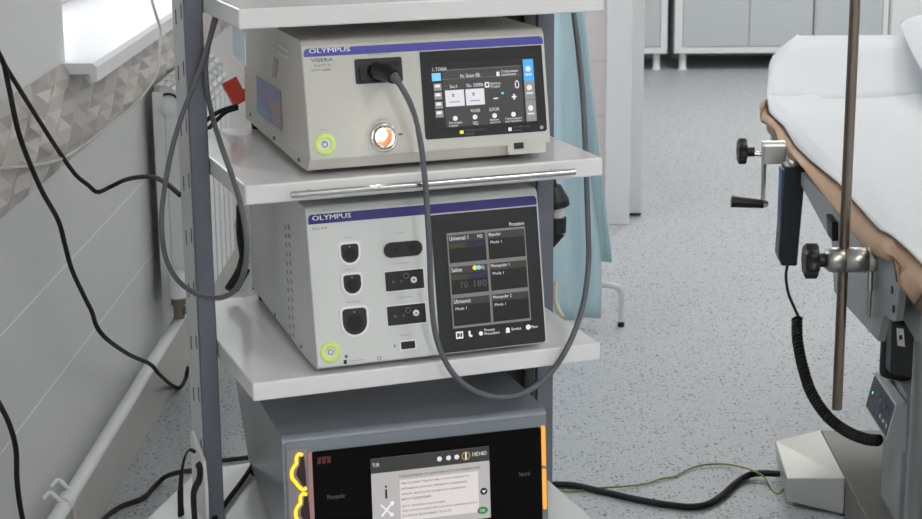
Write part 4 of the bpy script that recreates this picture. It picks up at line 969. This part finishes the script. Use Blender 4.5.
# head cushion below the raised end of the sheet
m = MB()
V = [(.78, 4.64, .758), (1.38, 4.64, .758), (1.38, 4.93, .758), (.80, 4.93, .758), (.80, 4.68, .77), (1.36, 4.68, .77), (1.36, 4.93, .84), (.90, 4.93, .84)]
m.faces(V, [(0, 3, 2, 1), (4, 5, 6, 7), (0, 1, 5, 4), (1, 2, 6, 5), (2, 3, 7, 6), (3, 0, 4, 7)], 'sheet')
tag(m.build('head_cushion', bevel=.006), 'wedge cushion under the raised far end of the white sheet', 'cushion')
# pillow
m = MB()
def pil(u, v):
    x, y = (u - .5)*2, (v - .5)*2
    return x, y
pc, pw, pd, pt = Vector((1.31, 4.62, .865)), .235, .36, .055
for sgn in (1, -1):
    def fn(u, v):
        x, y = (u - .5)*2, (v - .5)*2
        t = pt*((1 - abs(x)**4)**.6)*((1 - abs(y)**4)**.6)
        k = 1 - .05*(x*x*y*y)
        return Vector((x*pw*k, y*pd*k, sgn*t))
    m.grid(fn, 20, 20, 'sheet')
o = m.build('pillow', recalc=True); o.location = pc; o.rotation_euler = (rad(8), 0, rad(-4)); tag(o, 'white pillow lying at the right side of the bed near the cabinets', 'pillow')

# ------------------------------------------------------------------ things clamped to the table rail
def knob_lobed(mb, a, b, r, mm, lobes=7):
    a, b = Vector(a), Vector(b); t = (b - a).normalized(); u = t.orthogonal().normalized(); w = t.cross(u); n = 56; rings = []
    for s, k in ((0, .82), (.12, 1), (.88, 1), (1, .85)):
        p = a.lerp(b, s); rings.append([p + (u*math.cos(2*math.pi*i/n) + w*math.sin(2*math.pi*i/n))*r*k*(1 + .08*math.cos(lobes*2*math.pi*i/n)) for i in range(n)])
    mb.loft(rings, mm)
y1 = on_x(783, 150, .655).y
def k1(px, py, dy=0): return on_y(px, py, y1 + dy)
base = k1(775, 154)
cl = empty('rail_clamp', T(*base), 'chrome rail clamp with black knob and crank handle at far end of the table', 'clamp')
Ci = T(*(-base))
def q1(px, py, dy=0): return Ci @ k1(px, py, dy)
m = MB(); a, b = q1(762.5, 143.5), q1(784, 162.5); m.box(a.x, b.x, -.022, .022, b.z, a.z, 'steel_pale'); m.cyl((a.x - .001, 0, a.z - .008), (b.x, 0, a.z - .008), .014, 'steel_pale'); m.build('clamp_block', cl, bevel=.003)
m = MB(); a = q1(750, 153.5); b = q1(764, 154.5); m.cyl(a, b, .0055, 'chrome'); m.build('shaft', cl)
m = MB(); c = q1(742, 151); knob_lobed(m, c + Vector((-.010, 0, 0)), c + Vector((.010, 0, 0)), .028, 'black'); m.cyl(c + Vector((.010, 0, -.002)), c + Vector((.028, 0, -.002)), .011, 'black'); m.build('knob', cl)
m = MB(); m.cyl(q1(764, 160, -.01), q1(763, 204, -.01), .0055, 'chrome'); cr_ = m.build('crank', cl)
m = MB(); a, b = q1(731.5, 201.5, -.012), q1(763, 204, -.012); m.cyl(a, b, .0135, 'black', r2=.010); m.cyl(b, q1(768, 204, -.012), .010, 'chrome', r2=.006); m.build('crank_handle', cr_, bevel=.002)
# hand control
yh = on_x(790, 210, .655).y
hb = on_y(788, 170, yh)
hc = empty('hand_control', T(*hb), 'dark navy hand control hanging from the table rail with a coiled cord', 'remote control')
Hi = T(*(-hb))
def qh(px, py, dy=0): return Hi @ on_y(px, py, yh + dy)
a, b = qh(781.5, 164), qh(796.5, 263)
m = MB(); top_w = b.x - a.x
V = []
for y in (-.028, .028): V += [(a.x + .004, y, b.z), (b.x - .003, y, b.z), (b.x + .008, y, a.z), (a.x + .004, y, a.z), (a.x - .004, y, b.z + .022)]
m.faces(V, [(0, 1, 2, 3, 4), (9, 8, 7, 6, 5)] + [(i, 5 + i, 5 + (i+1) % 5, (i+1) % 5) for i in range(5)], 'pendant'); m.build('handset', hc, bevel=.003)
m = MB(); a2 = qh(778.5, 175); b2 = qh(778, 250)
m.box(a.x - .002, a.x + .004, -.022, .022, b.z + .03, a.z - .008, 'pendant_edge'); m.build('button_strip', hc, bevel=.002)
m = MB(); a = qh(795, 158); m.box(a.x - .012, a.x + .028, -.015, .015, a.z - .03, a.z - .008, 'steel'); m.build('hook', hc, bevel=.002)
cord = [Hi @ p for p in mp((788, 262, 'y', yh), (786, 275, 'y', yh), (788, 292, 'y', yh - .02), (794, 307, 'y', yh - .03), (799, 318, 'y', yh - .05))]
m = MB(); m.tube(cord, .0034, 'rubber'); m.build('cord', hc)
axis = catmull([Hi @ p for p in mp((797, 318, 'y', yh - .05), (797.5, 340, 'y', yh - .10), (803, 368, 'y', yh - .16), (812, 394, 'y', yh - .23), (828, 417, 'y', yh - .3), (848, 432, 'y', yh - .36), (866, 439, 'y', yh - .42), (880, 440.5, 'y', yh - .46))], 40)
m = MB(); H_ = []; L = 0; turns_per_m = 1/.0098
for i, p in enumerate(axis):
    if i: L += (p - axis[i-1]).length
    t = (axis[min(i+1, len(axis)-1)] - axis[max(i-1, 0)]).normalized()
    u = (Vector((0, 1, 0)) - t*t.y).normalized(); w = t.cross(u)
    H_.append((p, u, w, L))
tot = L; N = int(tot*turns_per_m*10); path = []; k = 0
for j in range(N + 1):
    s = tot*j/N
    while k < len(H_) - 2 and H_[k+1][3] < s: k += 1
    f = (s - H_[k][3])/max(1e-9, H_[k+1][3] - H_[k][3]); p = H_[k][0].lerp(H_[k+1][0], f); ang = 2*math.pi*s*turns_per_m
    path.append(p + (H_[k][1]*math.cos(ang) + H_[k][2]*math.sin(ang))*.0092)
m.tube(path, .0040, 'rubber', n=6, smooth_path=False); m.build('coiled_cord', hc)
# pole in its clamp
y2 = on_x(866, 262, .655).y
pb = on_y(845, 261, y2)
pole_base = on_y(836.5, 409, y2)
m = MB(); xpole = (on_y(844.6, 240, y2).x + on_y(837, 400, y2).x)/2
m.cyl((xpole, y2, pole_base.z), (xpole, y2, 1.75), .0092, 'steel_dark', n=24)
po = m.build('steel_pole', bevel=.001); tag(po, 'tall thin steel pole clamped upright beside the bed', 'pole')
c2 = empty('pole_clamp', T(*pb), 'round chrome clamp with black knob holding the steel pole to the table', 'clamp')
Bi = T(*(-pb))
def q2(px, py, dy=0): return Bi @ on_y(px, py, y2 + dy)
m = MB(); a = q2(823, 260); b = q2(843.6, 260); e = q2(881, 261)
def turn(mb, x0, prof, mm):
    n = 28
    mb.loft([[(x0 + s, r*math.cos(2*math.pi*i/n), a.z + r*math.sin(2*math.pi*i/n)) for i in range(n)] for s, r in prof], mm)
Lb = b.x - a.x; Le = e.x - b.x
turn(m, a.x, [(0, .010), (.002, .014), (.010, .021), (.016, .0225), (Lb - .001, .0225), (Lb, .0215)], 'steel')
turn(m, b.x, [(.0015, .0215), (.002, .0225), (Le*.62, .0225), (Le*.64, .020), (Le*.66, .0225), (Le*.9, .020), (Le, .016)], 'steel')
turn(m, b.x, [(-.002, .020), (.004, .020)], 'black'); m.build('clamp_body', c2)
m = MB(); c = q2(811, 260.5); knob_lobed(m, c + Vector((-.013, 0, 0)), c + Vector((.012, 0, 0)), .030, 'black'); m.cyl(c + Vector((.012, 0, 0)), Vector((a.x + .004, 0, a.z)), .0125, 'black'); m.build('knob', c2)
m = MB(); m.cyl(q2(870.5, 270), q2(870, 290), .0058, 'chrome'); m.cyl(q2(870, 290), q2(868.5, 317), .0042, 'steel'); m.build('lever', c2, bevel=.001)
m = MB(); a, b = q2(879.5, 264, .0), q2(886, 280); m.box(a.x, b.x, -.02, .02, b.z, a.z, 'steel'); m.build('rail_jaw', c2, bevel=.002)

# ------------------------------------------------------------------ light: added, unseen ceiling fill and daylight through the window
def area(name, loc, rot, sx, sy, power, col=(1, 1, 1)):
    l = bpy.data.lights.new(name, 'AREA'); l.shape = 'RECTANGLE'; l.size, l.size_y = sx, sy; l.energy = power; l.color = col
    o = bpy.data.objects.new(name, l); C.objects.link(o); o.location = loc; o.rotation_euler = rot
for x, y, pw in ((1.3, -1.65, 60), (1.8, .9, 22), (2.4, 3.0, 9), (2.4, 5.4, 12), (1.2, 6.2, 12), (1.4, 8.4, 34), (2.6, 8.6, 20)):
    area('ceiling_fill', (x, y, 2.78), (0, 0, 0), 0.6, 0.6, pw, (1, .985, .965))  # unseen lights, added to brighten device fronts, shelves and back cabinets
area('daylight', (-1.32, (WY0 + WY1)/2, 1.95), (0, rad(-58), 0), 1.2, 2.3, 45, (.97, .985, 1))
w = bpy.data.worlds.new('sky'); bpy.context.scene.world = w; w.use_nodes = True
bg = w.node_tree.nodes['Background']; sk = w.node_tree.nodes.new('ShaderNodeTexSky'); sk.sky_type = 'HOSEK_WILKIE'; sk.turbidity = 6
sk.sun_direction = Vector((.6, .3, .7)).normalized()
w.node_tree.links.new(sk.outputs[0], bg.inputs[0]); bg.inputs[1].default_value = 0.8

# ------------------------------------------------------------------ camera
cd = bpy.data.cameras.new('camera'); co = bpy.data.objects.new('camera', cd); C.objects.link(co)
cd.sensor_width = 36; cd.sensor_fit = 'HORIZONTAL'; cd.lens = F*36/922; cd.clip_start = 0.05; cd.clip_end = 60
R0, D0, F0 = Vector((1, 0, 0)), Vector((0, -sp, -cp)), Vector((0, cp, -sp))
Xa = yawed(R0*cr - D0*sr); Dn = yawed(R0*sr + D0*cr); Fw = yawed(F0)
mxc = Matrix((Xa, -Dn, -Fw)).transposed().to_4x4(); mxc.translation = CAM; co.matrix_world = mxc
cd.dof.use_dof = True; cd.dof.focus_distance = 2.75; cd.dof.aperture_fstop = 16
sc = bpy.context.scene; sc.camera = co
sc.view_settings.view_transform = 'Standard'; sc.view_settings.look = 'None'; sc.view_settings.gamma = 1; sc.view_settings.exposure = 0.18
